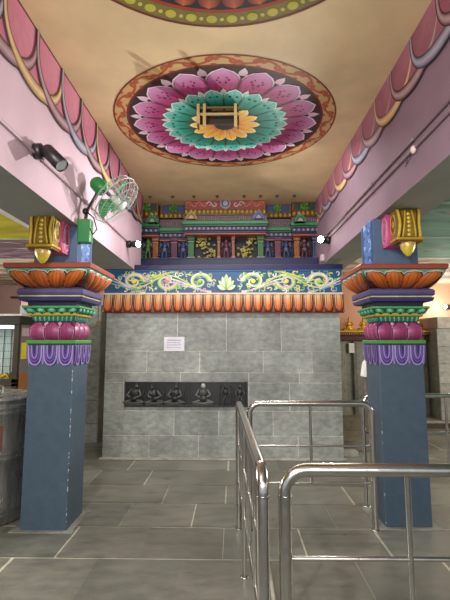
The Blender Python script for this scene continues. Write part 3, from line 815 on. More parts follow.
for p, w, c, b in ((141.5, 6, BL, 0), (157, 7, OR, 0), (175.5, 8, MR, 0), (192.5, 8, GR, 1), (219.5, 4, SL, 1), (233.5, 4, SL, 1), (260, 8, GR, 1), (277, 8, MR, 0), (295.5, 7, OR, 0), (313, 6, BL, 0)):
    pil(p, w, c, b)
def standing(p, c, s=1.0):
    mb = MB(); x = nx(p); y = NY - .05; z0 = nz(262); H = .33 * s
    c2 = mix(c, WHITE, .25)
    mb.ell((x, y, z0 + H * .90), (.026, .025, .032), c2); mb.ell((x, y, z0 + H * .98), (.02, .02, .03), c)      # head, crown
    mb.ell((x, y, z0 + H * .68), (.042, .03, .062), c); mb.ell((x, y, z0 + H * .5), (.036, .03, .04), c2)
    for sg in (-1, 1):
        mb.tube([(x + sg * .04, y, z0 + H * .76), (x + sg * .075, y - .01, z0 + H * .6), (x + sg * .055, y - .03, z0 + H * .82)], .011, c2, n=6)
        mb.tube([(x + sg * .018, y, z0 + H * .48), (x + sg * .034, y - .01, z0 + H * .24), (x + sg * .024, y, z0)], .017, c, n=6)
        for k in range(3): mb.ell((x + sg * (.07 + .012 * (k % 2)), y, z0 + H * (.1 + .14 * k)), (.02, .012, .022), mix(c, BLACK, .25))
    mb.ell((x, y + .01, z0 + H * .86), (.055, .012, .06), mix(c, BLACK, .45))
    mb.build('carved_figure', 'shaded_paint', t)
for p, c in ((149, rgb(96, 150, 70)), (165.5, rgb(56, 84, 150)), (184, rgb(56, 84, 150)), (226.5, rgb(132, 50, 84)), (267.5, rgb(62, 92, 140)), (285.5, rgb(56, 82, 134)), (303.5, rgb(112, 44, 66))):
    standing(p, c)
def leafy(p, sg):
    mb = MB(); x = nx(p); y = NY - .06; c = rgb(206, 194, 62)
    pts = [(x + sg * .085 * math.sin(i / 10 * 5.2), y, nz(261.5) + .33 * i / 10) for i in range(11)]
    mb.tube(pts, .014, rgb(160, 150, 40), n=6)
    rn = random.Random(int(p))
    for i in range(46):
        k = rn.randint(0, 10); q = pts[k]
        a = rn.uniform(0, 2 * PI); d = rn.uniform(.02, .135)
        mb.ell((max(x - .135, min(x + .135, q[0] + d * math.cos(a) * 1.3)), y - rn.uniform(0, .03), max(nz(261), min(nz(241), q[2] + d * math.sin(a) * .7))), (.022, .014, .018), vary(mix(c, WHITE, rn.random() * .35), .2), n=7)
    for q in (1, 4, 7, 9):
        pp = pts[q]
        mb.tube([(pp[0] + .04 * (1 - i / 12) * math.cos(i * .55), y - .03, max(nz(262), min(nz(240.5), pp[2] + .04 * (1 - i / 12) * math.sin(i * .55)))) for i in range(11)], .008, rgb(236, 228, 130), n=5)
    mb.build('leaf_carving', 'shaded_paint', t)
leafy(206.5, 1); leafy(247, -1)
# layered cornices, in five bays stepping forward and back
bays = ((138, 161, .22, 0), (161, 188, .12, 3.2), (187, 265, .32, 0), (264, 291, .12, 3.2), (290, 316, .22, 0))
for a, b, pj, dn in bays:
    mb = MB(); x0, x1 = nx(a), nx(b)
    def cb(q0, q1, ex, c, bev=.006):
        mb.box(x0 - ex * .3, x1 + ex * .3, NY - pj - ex, NY, nz(q1 + dn), nz(q0 + dn), c, bev=bev)
    cb(239, 240.4, .0, SL); cb(237, 239, .01, rgb(40, 30, 70)); cb(233.5, 237, .035, rgb(74, 52, 110)); 
    n_ = max(4, int((b - a) / 4))
    for k in range(n_):
        xx = x0 + (x1 - x0) * (k + .5) / n_
        mb.ell((xx, NY - pj - .04, nz(235.2 + dn)), (.022, .014, .022), rgb(190, 176, 200), n=8)
    cb(231.4, 233.5, .06, rgb(30, 96, 64)); cb(228.6, 231.4, .085, rgb(58, 160, 98))
    cb(222.5 - dn, 228.6, .04, rgb(110, 84, 96))
    for k in range(n_ * 2):
        xx = x0 + (x1 - x0) * (k + .5) / (n_ * 2)
        mb.ell((xx, NY - pj - .045, nz(226 + dn * .4)), (.013, .012, .034), rgb(158, 132, 140), n=6)
    mb.build('cornice', 'shaded_paint', t)
    mb = MB(); 
    mb.box(x0, x1, NY - pj - .05, NY, nz(222.5 - dn * .3), nz(216.5), rgb(92, 66, 20), bev=.01)
    for k in range(n_):
        xx = x0 + (x1 - x0) * (k + .5) / n_
        mb.ell((xx, NY - pj - .05, nz(219.2)), (.026, .022, .034), rgb(204, 160, 42), n=8)
    mb.build('gold_bead_row', 'shaded_gold', t)
    mb = MB(); cpan = {0: rgb(40, 66, 40), 3.2: rgb(40, 74, 120)}[dn] if b - a < 60 else rgb(150, 40, 30)
    zt = nz(205.5) if b - a > 60 else nz(207)
    mb.box(x0 + .02, x1 - .02, NY - pj, NY, nz(216.5), zt, cpan, bev=.006)
    fr = rgb(150, 84, 40)
    for z0_, z1_ in ((nz(216.5), nz(215.6)), (zt - .016, zt)):
        mb.box(x0 + .01, x1 - .01, NY - pj - .02, NY, z0_, z1_, fr, bev=.003)
    for xx in (x0 + .01, x1 - .03): mb.box(xx, xx + .02, NY - pj - .018, NY, nz(216.5), zt, fr, bev=.003)
    fnp = lambda s, v, o: (s, NY - pj - .002 - o, v)
    xm, zm = (x0 + x1) / 2, (nz(216) + zt) / 2
    if b - a > 60:
        for sg in (-1, 1):
            for j in range(6):
                cx_ = xm + sg * (.16 + .075 * j)
                ribbon(mb, fnp, [(cx_ + sg * .04 * (1 - i / 15) * math.cos(i * .5), zm + (1 if j % 2 else -1) * .045 * (1 - i / 15) * math.sin(i * .5)) for i in range(13)], .011, .004, (rgb(196, 180, 176) if j < 2 else rgb(206, 110, 84)))
        for q, c in ((.085, rgb(150, 150, 176)), (.062, rgb(70, 60, 90)), (.04, rgb(170, 170, 190))):
            disc(mb, fnp, (xm, zm + .01), q * .95, q, .006 + (.09 - q) * .2, c, n=16, dome=.012)
    else:
        c = rgb(84, 150, 60)
        for k in range(7):
            a_ = k * .9
            mb.ell((xm + .055 * math.cos(a_) * (k > 0), NY - pj - .01, zm + .04 * math.sin(a_) * (k > 0)), (.03, .02, .026), vary(c, .3), n=7)
    mb.build('crest_panel', 'shaded_paint', t)
for p, q, c in ((157, 226.5, rgb(60, 140, 70)), (194, 223.5, rgb(196, 160, 50)), (257.5, 223.5, rgb(110, 106, 176)), (296.5, 226.5, rgb(70, 150, 96))):
    mb = MB(); x = nx(p); z = nz(q) - .05; y = NY - .40
    for s_, cc, o in ((1.0, c, 0), (.72, mix(c, BLACK, .6), .012), (.45, mix(c, WHITE, .35), .022)):
        vs = []; k_ = 13
        for i in range(k_):
            a_ = PI * i / (k_ - 1); rr = .085 * s_ * (1 + .35 * math.sin(a_) ** 6)
            vs.append((x + rr * math.cos(a_), y - o, z + rr * math.sin(a_) * 1.05))
        vs2 = [(a, NY - .2, b) for a, _, b in vs]
        mb.add(vs + vs2, [tuple(range(k_))[::-1]] + [(i, i + 1, k_ + i + 1, k_ + i) for i in range(k_ - 1)] + [(0, k_, 2 * k_ - 1, k_ - 1)], cc)
    mb.ell((x, y, z + .125), (.014, .014, .022), mix(c, WHITE, .4))
    mb.build('arched_gable', 'shaded_paint', t)

# ------------------------------------------------------------------ carved stone relief in the wall
t = empty('carved_relief', (-.63, WY - .01, .66), 'long dark stone relief of carved figures set in the wall', 'stone carving')
mb = MB(); ST = rgb(26, 27, 26); x0, x1, z0, z1 = -1.425, .175, .655, .972
yb = WY - .012
mb.box(x0, x1, yb, WY - .0042, z0, z1, ST, bev=.006)
fr = rgb(38, 40, 38)
for a, b, c, d in ((x0, x1, z0, z0 + .018), (x0, x1, z1 - .018, z1), (x0, x0 + .018, z0, z1), (x1 - .018, x1, z0, z1), (-.60, -.585, z0, z1), (-.20, -.185, z0, z1)):
    mb.box(a, b, yb - .02, yb + .004, c, d, fr, bev=.003)
slab = mb.build('slab', 'darkstone', t)
def seated(x, c, s=1.0, lab=None, lean=0, club=False):
    mb = MB(); y = yb - .014; z = z0 + .02
    hd = mix(c, rgb(190, 190, 184), .75) if lab else mix(c, rgb(120, 122, 118), .12)
    mb.ell((x + lean * .04, y - .012, z + .225 * s), (.026 * s, .024, .03 * s), hd, n=10); mb.ell((x + lean * .04, y - .005, z + .258 * s), (.017 * s, .016, .018 * s), c)
    mb.ell((x + lean * .02, y, z + .145 * s), (.05 * s, .028, .062 * s), c, n=10); mb.ell((x, y, z + .08 * s), (.055 * s, .03, .035 * s), c)
    for sg in (-1, 1):
        mb.tube([(x + sg * .045 * s + lean * .02, y, z + .185 * s), (x + sg * .085 * s, y - .01, z + .12 * s), (x + sg * .04 * s, y - .032, z + .095 * s)], .014 * s, mix(c, WHITE, .06), n=8)
        mb.tube([(x + sg * .04 * s, y, z + .055 * s), (x + sg * .115 * s, y - .02, z + .035 * s), (x - sg * .01, y - .03, z + .022 * s)], .02 * s, mix(c, WHITE, .05), n=8, radii=[.024 * s, .02 * s, .013 * s])
    mb.ell((x, y, z + .012), (.13 * s, .03, .014), mix(c, WHITE, .08), n=12)
    if club: mb.tube([(x + .10, y - .01, z + .05), (x + .14, y - .01, z + .24)], .009, c, n=6)
    mb.v = [(a, min(b, WY - .0045), c_) for a, b, c_ in mb.v]; o = mb.build('carved_figure', 'darkstone', slab)
    if lab: o['label'] = lab
FG = rgb(40, 42, 40)
def standing_relief(x, c):
    mb = MB(); y = yb - .012; z = z0 + .02
    mb.ell((x, y - .008, z + .235), (.02, .02, .025), c); mb.ell((x, y, z + .165), (.035, .022, .05), c); mb.ell((x, y, z + .11), (.03, .02, .03), c)
    for sg in (-1, 1):
        mb.tube([(x + sg * .03, y, z + .20), (x + sg * .06, y - .008, z + .15), (x + sg * .03, y - .02, z + .13)], .011, c, n=7)
        mb.tube([(x + sg * .015, y, z + .10), (x + sg * .024, y - .008, z + .05), (x + sg * .02, y, z)], .016, c, n=7)
        mb.tube([(x + sg * .075, y + .004, z), (x + sg * .078, y + .004, z + .22)], .01, mix(c, BLACK, .3), n=6)
    mb.tube([(x + .078 * math.cos(i / 8 * PI), y + .004, z + .22 + .04 * math.sin(i / 8 * PI)) for i in range(9)], .01, mix(c, BLACK, .3), n=6)
    mb.v = [(a, min(b, WY - .0045), c_) for a, b, c_ in mb.v]; mb.build('carved_figure', 'darkstone', slab)
seated(-1.30, FG, 1.08, None, .8, True); seated(-1.03, FG, 1.0, None, -.9, True); seated(-.77, FG, 1.05, None, .6, True)
seated(-.40, rgb(66, 68, 65), 1.1, 'seated figure with pale head'); standing_relief(-.11, FG); standing_relief(.075, FG)

# paper notice
t = empty('paper_notice', (-.785, WY - .012, 1.36), 'white paper notice with lines of print stuck on the stone wall', 'notice')
mb = MB(); mb.box(-.925, -.655, WY - .010, WY - .004, 1.367, 1.553, rgb(228, 224, 236)); sheet = mb.build('sheet', 'matte', t)
mb = MB()
for z, a, b, h in ((1.505, -.88, -.70, .010), (1.478, -.885, -.71, .007), (1.455, -.885, -.695, .006), (1.435, -.885, -.72, .005), (1.412, -.885, -.70, .005)):
    x = a
    while x < b:
        w = random.uniform(.012, .03); mb.box(x, min(b, x + w), WY - .0108, WY - .0098, z, z + h, rgb(110, 108, 128)); x += w + .006
mb.build('print', 'matte', sheet)

# ------------------------------------------------------------------ STEEL RAILINGS
def rail(name_label, p0, p1, legs, balusters, ht=.988, rt=.0255, mids=(.65, .36), group='steel queue railings', bend0=True, bend1=True, lowest=None):
    p0 = Vector((*p0, 0)); p1 = Vector((*p1, 0)); d = (p1 - p0)
    t = empty('steel_railing', (p0 + p1) / 2, name_label, 'railing', group)
    up = Vector((0, 0, ht)); mb = MB()
    path = []
    if bend0: path += [p0]
    path += [p0 + up, p1 + up]
    if bend1: path += [p1]
    mb.tube(round_path(path, .085, 7), rt, STEEL, n=16)
    for b_, pp in ((bend0, p0), (bend1, p1)):
        if b_:
            mb.tube([pp + Vector((0, 0, ht - .10)), pp + Vector((0, 0, ht - .094))], rt + .0025, (.5, .49, .47), n=16)
            mb.lathe([(.0, .007), (.034, .006), (.035, .0)], STEEL, n=20, M4=Matrix.Translation(pp))
    mb.build('top_rail', 'steel', t)
    for z in mids:
        mb = MB(); mb.tube([p0 + Vector((0, 0, z)), p1 + Vector((0, 0, z))], .0095, STEEL, n=10); mb.build('cross_rail', 'steel', t)
    for f in legs:
        q = p0 + d * f; mb = MB(); mb.tube([q, q + up], .0165, STEEL, n=12); mb.lathe([(.0, .007), (.026, .006), (.028, .0)], STEEL, n=16, M4=Matrix.Translation(q)); mb.build('post', 'steel', t)
    for f in balusters:
        q = p0 + d * f; mb = MB(); mb.tube([q + Vector((0, 0, mids[-1] if lowest is None else lowest)), q + up], .0115, STEEL, n=10); mb.build('baluster', 'steel', t)
    return t
rail('steel railing nearest the camera, its end elbow at bottom centre', (.196, 1.80), (1.72, 1.81), (), (.312, .70), lowest=.05, ht=1.0, mids=(.675, .36))
rail('steel railing running lengthwise towards the stone wall', (.112, 1.83), (.036, 3.76), (.62,), (.2, .4, .8), mids=(.65, .36))
rail('steel railing crosswise in front of the right column, seen against the wall', (.125, 3.735), (1.128, 3.745), (), (.5,))
rail('steel railing behind the right column, reaching off to the right', (1.212, 4.27), (3.2, 4.30), (), (.39, .8), rt=.02)

# ------------------------------------------------------------------ WALL FAN
t = empty('wall_fan', (-1.28, 3.72, 2.42), 'green wall fan with wire cage mounted above the left column', 'fan')
FGc = rgb(30, 124, 58)
mb = MB(); mb.box(-1.338, -1.225, 3.645, 3.735, 2.335, 2.54, FGc, bev=.01); mb.build('mount_box', 'plastic', t)
hub = Vector((-1.06, 3.80, 2.755)); ax = Vector((.72, -.03, -.64)).normalized()
mot = hub - ax * .21
mb = MB(); mb.tube([(-1.285, 3.69, 2.52), (-1.28, 3.70, 2.62), mot + Vector((-.02, .0, -.09)), mot], .016, rgb(60, 62, 62), n=8)
mb.tube([(-1.27, 3.66, 2.53), (-1.20, 3.64, 2.40), (-1.16, 3.62, 2.44), (-1.19, 3.62, 2.54), (-1.26, 3.64, 2.60)], .006, BLACK, n=6)
mb.ell((-1.275, 3.66, 2.61), (.03, .03, .03), BLACK); mb.build('bracket', 'plastic', t)
q = ax.to_track_quat('Z', 'Y').to_matrix().to_4x4()
mb = MB(); mb.lathe([(.0, -.075), (.04, -.07), (.062, -.045), (.07, 0), (.07, .05), (.06, .075), (.045, .085), (.0, .09)], FGc, n=20, M4=Matrix.Translation(mot) @ q)
mb.lathe([(.0, .085), (.018, .085), (.018, .17), (0, .17)], rgb(60, 60, 60), n=10, M4=Matrix.Translation(mot) @ q); mb.build('motor', 'plastic', t)
Mh = Matrix.Translation(hub) @ q
for k in range(3):
    mb = MB()
    def bl(u, v, k=k):
        a = 2 * PI * k / 3 + (u - .5) * (1.0 + .25 * v); rr = .035 + .165 * v
        return Mh @ Vector((rr * math.cos(a), rr * math.sin(a), (u - .5) * .055))
    mb.grid(bl, 8, 8, rgb(58, 150, 84)); mb.build('blade', 'plastic', t)
mb = MB(); mb.lathe([(0, -.04), (.034, -.035), (.036, .02), (.02, .045), (0, .05)], rgb(200, 206, 200), n=14, M4=Mh); mb.build('hub_cap', 'plastic', t)
mb = MB(); CR = .24; wire = rgb(176, 184, 178)
for z_, r_ in ((0, CR), (-.05, CR * .96), (.05, CR * .96), (.075, CR * .72), (-.07, CR * .72), (.085, CR * .42)):
    mb.tube([Mh @ Vector((r_ * math.cos(i / 36 * 2 * PI), r_ * math.sin(i / 36 * 2 * PI), z_)) for i in range(37)], .0026 if z_ else .0055, wire, n=5, cap=False)
for k in range(40):
    a = 2 * PI * k / 40; ca, sa = math.cos(a), math.sin(a)
    mb.tube([Mh @ Vector((r_ * ca, r_ * sa, z_)) for r_, z_ in ((.05, .09), (CR * .6, .082), (CR * .92, .06), (CR, .0), (CR * .92, -.055), (CR * .6, -.072), (.06, -.075))], .0013, wire, n=4, cap=False)
mb.lathe([(0, .096), (.05, .092), (.052, .086)], rgb(210, 214, 208), n=16, M4=Mh)
mb.build('wire_cage', 'plastic', t)

# ------------------------------------------------------------------ SPOTLIGHTS
def spot_fixture(base, wall_n, aim, label, L=.15, R=.034, lit=False, grp='spotlights on the beams'):
    t = empty('spotlight', base, label, 'spotlight', grp)
    base = Vector(base); wn = Vector(wall_n); ax = Vector(aim).normalized()
    qm = wn.to_track_quat('Z', 'Y').to_matrix().to_4x4()
    bk = rgb(30, 30, 30)
    mb = MB(); mb.lathe([(0, 0), (R * 1.15, 0), (R * 1.15, .045), (R * .9, .055), (0, .056)], bk, n=20, M4=Matrix.Translation(base) @ qm); mb.build('ceiling_rose', 'plastic', t)
    j = base + wn * .075
    mb = MB(); mb.tube([base + wn * .05, j], .012, BLACK, n=8); mb.ell(j, (.018, .018, .018), BLACK); mb.build('swivel', 'plastic', t)
    qa = ax.to_track_quat('Z', 'Y').to_matrix().to_4x4(); Ms = Matrix.Translation(j + wn * .012 - ax * .02) @ qa
    mb = MB(); mb.lathe([(0, 0), (R * .9, 0), (R, .008), (R, L), (R * .93, L), (R * .9, L - .012)], bk, n=24, M4=Ms); cn = mb.build('can', 'plastic', t)
    mb = MB(); mb.lathe([(R * .95, L - .002), (R * .8, L + .014), (R * .4, L + .022), (0, L + .024)] if lit else [(R * .9, L - .012), (R * .5, L - .014), (0, L - .014)], rgb(190, 194, 196), n=20, M4=Ms); mb.build('lens', 'lamp' if lit else 'plastic', cn)
    return Ms @ Vector((0, 0, L + .06)), ax
spot_fixture((XL, 2.80, 2.765), (1, 0, 0), (.62, -.20, -.62), 'unlit black spotlight on the left beam, nearest to the camera', L=.19, R=.047)
lp1, la1 = spot_fixture((XL, 5.36, 2.70), (1, 0, 0), (.88, -.42, -.10), 'lit spotlight on the far end of the left beam', L=.085, R=.04, lit=True)
lp2, la2 = spot_fixture((XR, 5.62, 2.80), (-1, 0, 0), (-.66, -.75, -.03), 'lit spotlight on the far end of the right beam', L=.085, R=.045, lit=True)
lp3, la3 = spot_fixture((4.22, 8.75, 2.16), (0, -1, 0), (-.9, -.35, .0), 'lit spotlight on the peach wall of the right aisle', L=.14, R=.04, lit=True)

# conduits on the beams
def conduit(x, z0, z1, y0, y1, label, c):
    mb = MB(); mb.tube([(x, y0, z0), (x, y1, z1)], .011, c, n=8)
    y = y0 + .4
    while y < y1:
        f = (y - y0) / (y1 - y0); z = z0 + (z1 - z0) * f
        mb.box(x - .013, x + .013, y - .012, y + .012, z - .014, z + .014, mix(c, BLACK, .2), bev=.002); y += .9
    o = mb.build('conduit_pipe', 'plastic'); return tag(o, label, 'pipe')
conduit(XL + .011, 2.755, 2.735, -1.1, 5.30, 'thin conduit pipe running along the left beam past the spotlights', rgb(176, 150, 160))
conduit(XR - .011, 2.835, 2.905, -1.1, 5.75, 'upper of the two conduit pipes on the right beam', rgb(120, 98, 104))
conduit(XR - .011, 2.775, 2.835, -1.1, 5.75, 'lower of the two conduit pipes on the right beam', rgb(128, 104, 110))
mb = MB(); mb.ell((XR - .02, 2.90, 2.80), (.02, .026, .03), rgb(220, 200, 196)); mb.tube([(XR - .02, 2.9, 2.79), (XR - .035, 2.94, 2.74), (XR - .03, 3.02, 2.73), (XR - .02, 3.0, 2.78)], .004, rgb(70, 50, 56), n=5)
tag(mb.build('wire_clip', 'plastic'), 'pale clip with loose wire end on the right beam conduits', 'wire clip')
mb = MB(); mb.box(XR - .045, XR, 6.0, 6.09, 2.60, 2.69, rgb(196, 170, 176), bev=.006)
tag(mb.build('junction_box', 'plastic'), 'small pale junction box at the far end of the right beam', 'junction box')

# ------------------------------------------------------------------ STEEL DRUM (bin)
DX, DY, DR = -2.135, 3.97, .325
t = empty('steel_drum', (DX, DY, 0), 'galvanised steel drum with lid beside the left column', 'drum')
gc = rgb(150, 150, 146); T0 = Matrix.Translation((DX, DY, 0))
prof = [(0, .03), (DR - .03, .03), (DR - .025, .0), (DR - .01, .0), (DR - .005, .03), (DR, .05)]
for zc_ in (.075, .115, .53, .57, .90, .94):
    prof += [(DR, zc_ - .018), (DR + .014, zc_), (DR, zc_ + .018)]
prof += [(DR, .985), (DR + .012, .995), (DR + .012, 1.012), (DR, 1.02)]
mb = MB(); mb.lathe(prof, gc, n=48, M4=T0); mb.build('body', 'galv', t)
mb = MB(); mb.lathe([(DR + .014, 1.0), (DR + .018, 1.02), (DR + .006, 1.035), (DR - .04, 1.045), (DR - .06, 1.035), (.12, 1.055), (0, 1.06)], rgb(176, 176, 174), n=48, M4=T0); ld = mb.build('lid', 'galv', t)
mb = MB(); mb.tube(round_path([(DX - .08, DY, 1.05), (DX - .08, DY, 1.10), (DX + .08, DY, 1.10), (DX + .08, DY, 1.05)], .025), .01, gc, n=8); mb.build('lid_handle', 'galv', ld)
fd = lambda s, v, o: (DX + (DR + .004 + o) * math.sin(s / DR), DY - (DR + .004 + o) * math.cos(s / DR), v)
mb = MB(); sa, sb = -.09, .238
mb.grid(lambda u, v: fd(sa + (sb - sa) * u, .60 + .2 * v, 0), 10, 2, rgb(104, 58, 44), smooth=True)
for sc in (.165,):
    ribbon(mb, fd, [(sc + .032 * math.cos(i / 20 * 2 * PI), .665 + .046 * math.sin(i / 20 * 2 * PI)) for i in range(21)], .007, .002, rgb(206, 184, 160), taper=False)
o = mb.build('brown_label', 'matte', t); o['label'] = 'brown label with a pale ring'

# ------------------------------------------------------------------ GLASS SHOWCASE at the far left
t = empty('glass_showcase', (-3.2, 5.6, 0), 'dark framed glass showcase with yellow flowers behind the steel drum', 'showcase')
DW = rgb(52, 40, 30); sx0, sx1, sy0, sy1 = -3.9, -2.60, 5.30, 5.95
for xx, yy in ((sx0, sy0), (sx1 - .065, sy0), (sx0, sy1 - .05), (sx1 - .05, sy1 - .05)):
    mb = MB(); mb.box(xx, xx + .065, yy, yy + .05, 0, 1.70, DW, bev=.004); mb.build('post', 'matte', t)
mb = MB(); mb.box(sx0, sx1 + .02, sy0 - .03, sy1 + .02, 1.70, 1.80, rgb(40, 32, 26), bev=.006); mb.box(sx0 - .03, sx1 + .06, sy0 - .06, sy1 + .03, 1.80, 1.825, rgb(216, 214, 206), bev=.004); mb.build('roof', 'matte', t)
mb = MB(); mb.box(sx0, sx1, sy0, sy0 + .04, 1.00, 1.05, DW, bev=.004); mb.box(sx0, sx1, sy0, sy1, .96, 1.0, DW, bev=.004); mb.build('shelf', 'matte', t)
mb = MB(); mb.box(sx0 + .05, sx1 - .05, sy1 - .04, sy1 - .02, 1.0, 1.70, rgb(176, 190, 186))
for k in range(12):
    mb.box(sx0 + .1 + .1 * k, sx0 + .108 + .1 * k, sy1 - .046, sy1 - .04, 1.0, 1.7, rgb(120, 130, 126)); 
    if k < 7: mb.box(sx0 + .05, sx1 - .05, sy1 - .046, sy1 - .04, 1.06 + .1 * k, 1.068 + .1 * k, rgb(120, 130, 126))
mb.build('back_screen', 'matte', t)
mb = MB(); mb.box(sx0 + .2, sx1 - .18, sy0 + .2, sy0 + .24, 1.655, 1.695, WHITE); mb.build('light_tube', 'tube', t)
mb = MB(); mb.box(-2.78, -2.68, sy0 + .25, sy0 + .30, 1.10, 1.42, rgb(110, 116, 116), bev=.02); mb.box(-2.80, -2.66, sy0 + .22, sy0 + .34, 1.0, 1.12, rgb(80, 80, 76), bev=.01); mb.build('figure_stand', 'matte', t)
for k in range(16):
    mb = MB(); x = sx0 + .1 + k * .075; mb.tube([(x, sy0 + .02, .3), (x, sy0 + .02, 1.0)], .012, rgb(150, 108, 60), n=6); mb.build('baluster', 'matte', t)
mb = MB(); mb.box(sx1 - .012, sx1 + .002, sy0 + .05, sy1 - .05, 1.0, 1.70, rgb(120, 116, 112)); mb.box(sx1 - .012, sx1 + .004, sy0 + .05, sy1 - .05, .3, 1.10, rgb(156, 104, 52))
spn = mb.build('side_panel', 'matte', t)
mb = MB(); mb.box(sx1 + .002, sx1 + .007, sy0 + .07, sy0 + .24, 1.28, 1.48, rgb(226, 216, 40)); mb.build('yellow_sticker', 'matte', spn)
mb = MB(); mb.box(sx1 + .002, sx1 + .007, sy0 + .07, sy0 + .28, 1.56, 1.66, rgb(206, 170, 180)); mb.build('pale_sticker', 'matte', spn)
mb = MB(); mb.box(sx0 + .06, sx1 - .06, sy0 + .015, sy0 + .02, 1.05, 1.70, WHITE); mb.build('pane', 'glass', t)

mb = MB()
rn = random.Random(9)
for k in range(60):
    mb.ell((rn.uniform(sx0 + .08, sx1 - .09), rn.uniform(sy0 + .06, sy0 + .18), rn.uniform(1.05, 1.10)), (.028, .028, .022), vary(rgb(226, 190, 30), .15), n=6)
o = tag(mb.build('yellow_flowers', 'matte'), 'heap of yellow flowers on the sill inside the glass showcase', 'flowers'); o['kind'] = 'stuff'

# iron rod behind the left capital, hanging bell
mb = MB(); mb.tube([(-2.14, 4.16, 1.915), (-1.70, 4.16, 1.905)], .012, rgb(48, 34, 30), n=8)
mb.tube(round_path([(-1.98, 4.16, 1.91), (-1.96, 4.16, 1.83), (-1.72, 4.16, 1.83)], .015), .007, rgb(60, 44, 38), n=6)
tag(mb.build('iron_rod', 'plastic'), 'thin dark iron rod sticking out left of the left capital', 'rod')
t = empty('hanging_bell', (-2.0, 6.45, 1.72), 'small bell on a cord in the passage right of the left column', 'bell')
Tb = Matrix.Translation((-2.0, 6.45, 0))
mb = MB(); mb.lathe([(.05, 1.72), (.054, 1.725), (.042, 1.75), (.03, 1.79), (.012, 1.81), (0, 1.812)], rgb(150, 140, 120), n=16, M4=Tb); mb.build('bell', 'gold', t)
mb = MB(); mb.tube([(-2.0, 6.45, 1.81), (-2.0, 6.45, 2.62)], .005, rgb(60, 56, 50), n=6); mb.build('cord', 'matte', t)

# ------------------------------------------------------------------ RIGHT AISLE SHRINE
t = empty('shrine_front', (2.9, 8.35, .12), 'grey stone shrine front with dark red cornice behind the right column', 'shrine')
mb = MB(); mb.box(1.60, 3.60, 8.38, 8.7, .12, 1.50, rgb(128, 128, 116)); mb.build('stone_face', 'stone', t)
for x, w, c in ((1.66, .10, rgb(150, 150, 138)), (1.96, .12, rgb(140, 140, 126)), (2.22, .07, rgb(104, 104, 92)), (3.47, .10, rgb(112, 108, 94)), (3.30, .1, rgb(150, 146, 134))):
    mb = MB(); mb.box(x, x + w, 8.33, 8.38, .12, 1.50, c, bev=.01); mb.build('pilaster', 'stone', t)
mb = MB(); mb.box(1.60, 3.61, 8.28, 8.7, 1.50, 1.60, rgb(70, 24, 24), bev=.012); mb.box(1.58, 3.615, 8.25, 8.7, 1.60, 1.66, rgb(96, 34, 30), bev=.01); mb.box(1.58, 3.615, 8.23, 8.7, 1.66, 1.69, rgb(206, 164, 50), bev=.006)
for k in range(50): mb.ell((1.62 + .04 * k, 8.245, 1.63), (.012, .012, .012), rgb(206, 170, 70), n=6)
mb.build('cornice', 'paint', t)
mb = MB(); mb.box(2.14, 2.24, 8.315, 8.328, 1.28, 1.46, rgb(220, 218, 210)); mb.build('white_notice', 'matte', t)
def small_statue(x, label):
    mb = MB(); y, z = 8.42, 1.69; c = rgb(222, 178, 54); c2 = rgb(190, 140, 30)
    mb.box(x - .12, x + .12, y - .07, y + .07, z, z + .03, c2, bev=.006)
    mb.ell((x, y, z + .075), (.055, .04, .05), c); mb.ell((x, y, z + .135), (.042, .032, .05), c); mb.ell((x, y - .005, z + .205), (.026, .026, .03), c); mb.ell((x, y, z + .24), (.016, .016, .025), c2)
    for sg in (-1, 1):
        mb.tube([(x + sg * .03, y - .02, z + .06), (x + sg * .10, y - .03, z + .045), (x, y - .05, z + .04)], .018, c, n=7)
        mb.tube([(x + sg * .04, y, z + .17), (x + sg * .075, y - .01, z + .11), (x + sg * .03, y - .04, z + .10)], .012, c2, n=7)
    tag(mb.build('gold_statue', 'gold'), label, 'statue', 'gold statues on the shrine cornice')
for x, l in ((2.18, 'small seated gold statue on the shrine cornice, left of the right column'), (2.45, 'small seated gold statue on the shrine cornice, at the left edge of the right column'),
             (3.47, 'small seated gold statue on the shrine cornice, right of the right column')):
    small_statue(x, l)
t = empty('stone_pier', (4.45, 8.1, .12), 'rough grey stone pier at the right edge with a pale capping', 'pier')
mb = MB(); mb.box(3.63, 5.3, 8.02, 8.74, .12, 1.72, rgb(150, 150, 140)); stone_block(mb, 3.63, 5.3, 8.0, [.12, .42, .75, 1.1, 1.4, 1.72], rgb(156, 156, 148), 21, widths=(.3, .5)); mb.build('pier_body', 'stone', t)
mb = MB(); mb.box(3.625, 5.35, 7.94, 8.745, 1.72, 1.93, rgb(160, 152, 142), bev=.015); mb.build('capping', 'stone', t)
t = empty('stone_step', (1.82, 6.4, 0), 'low stone steps behind the right end of the wall', 'step')
mb = MB(); mb.box(1.46, 2.3, 6.25, 6.85, 0, .16, rgb(110, 104, 90), bev=.012); mb.build('lower_step', 'stone', t)
mb = MB(); mb.box(1.46, 2.3, 6.85, 7.19, 0, .34, rgb(96, 88, 72), bev=.012); mb.build('upper_step', 'stone', t)
mb = MB(); mb.box(1.42, 1.62, 5.98, 6.15, 0, .07, rgb(150, 150, 144), bev=.012)
tag(mb.build('stone_block', 'stone'), 'small pale stone block on the floor at the right corner of the wall', 'stone')

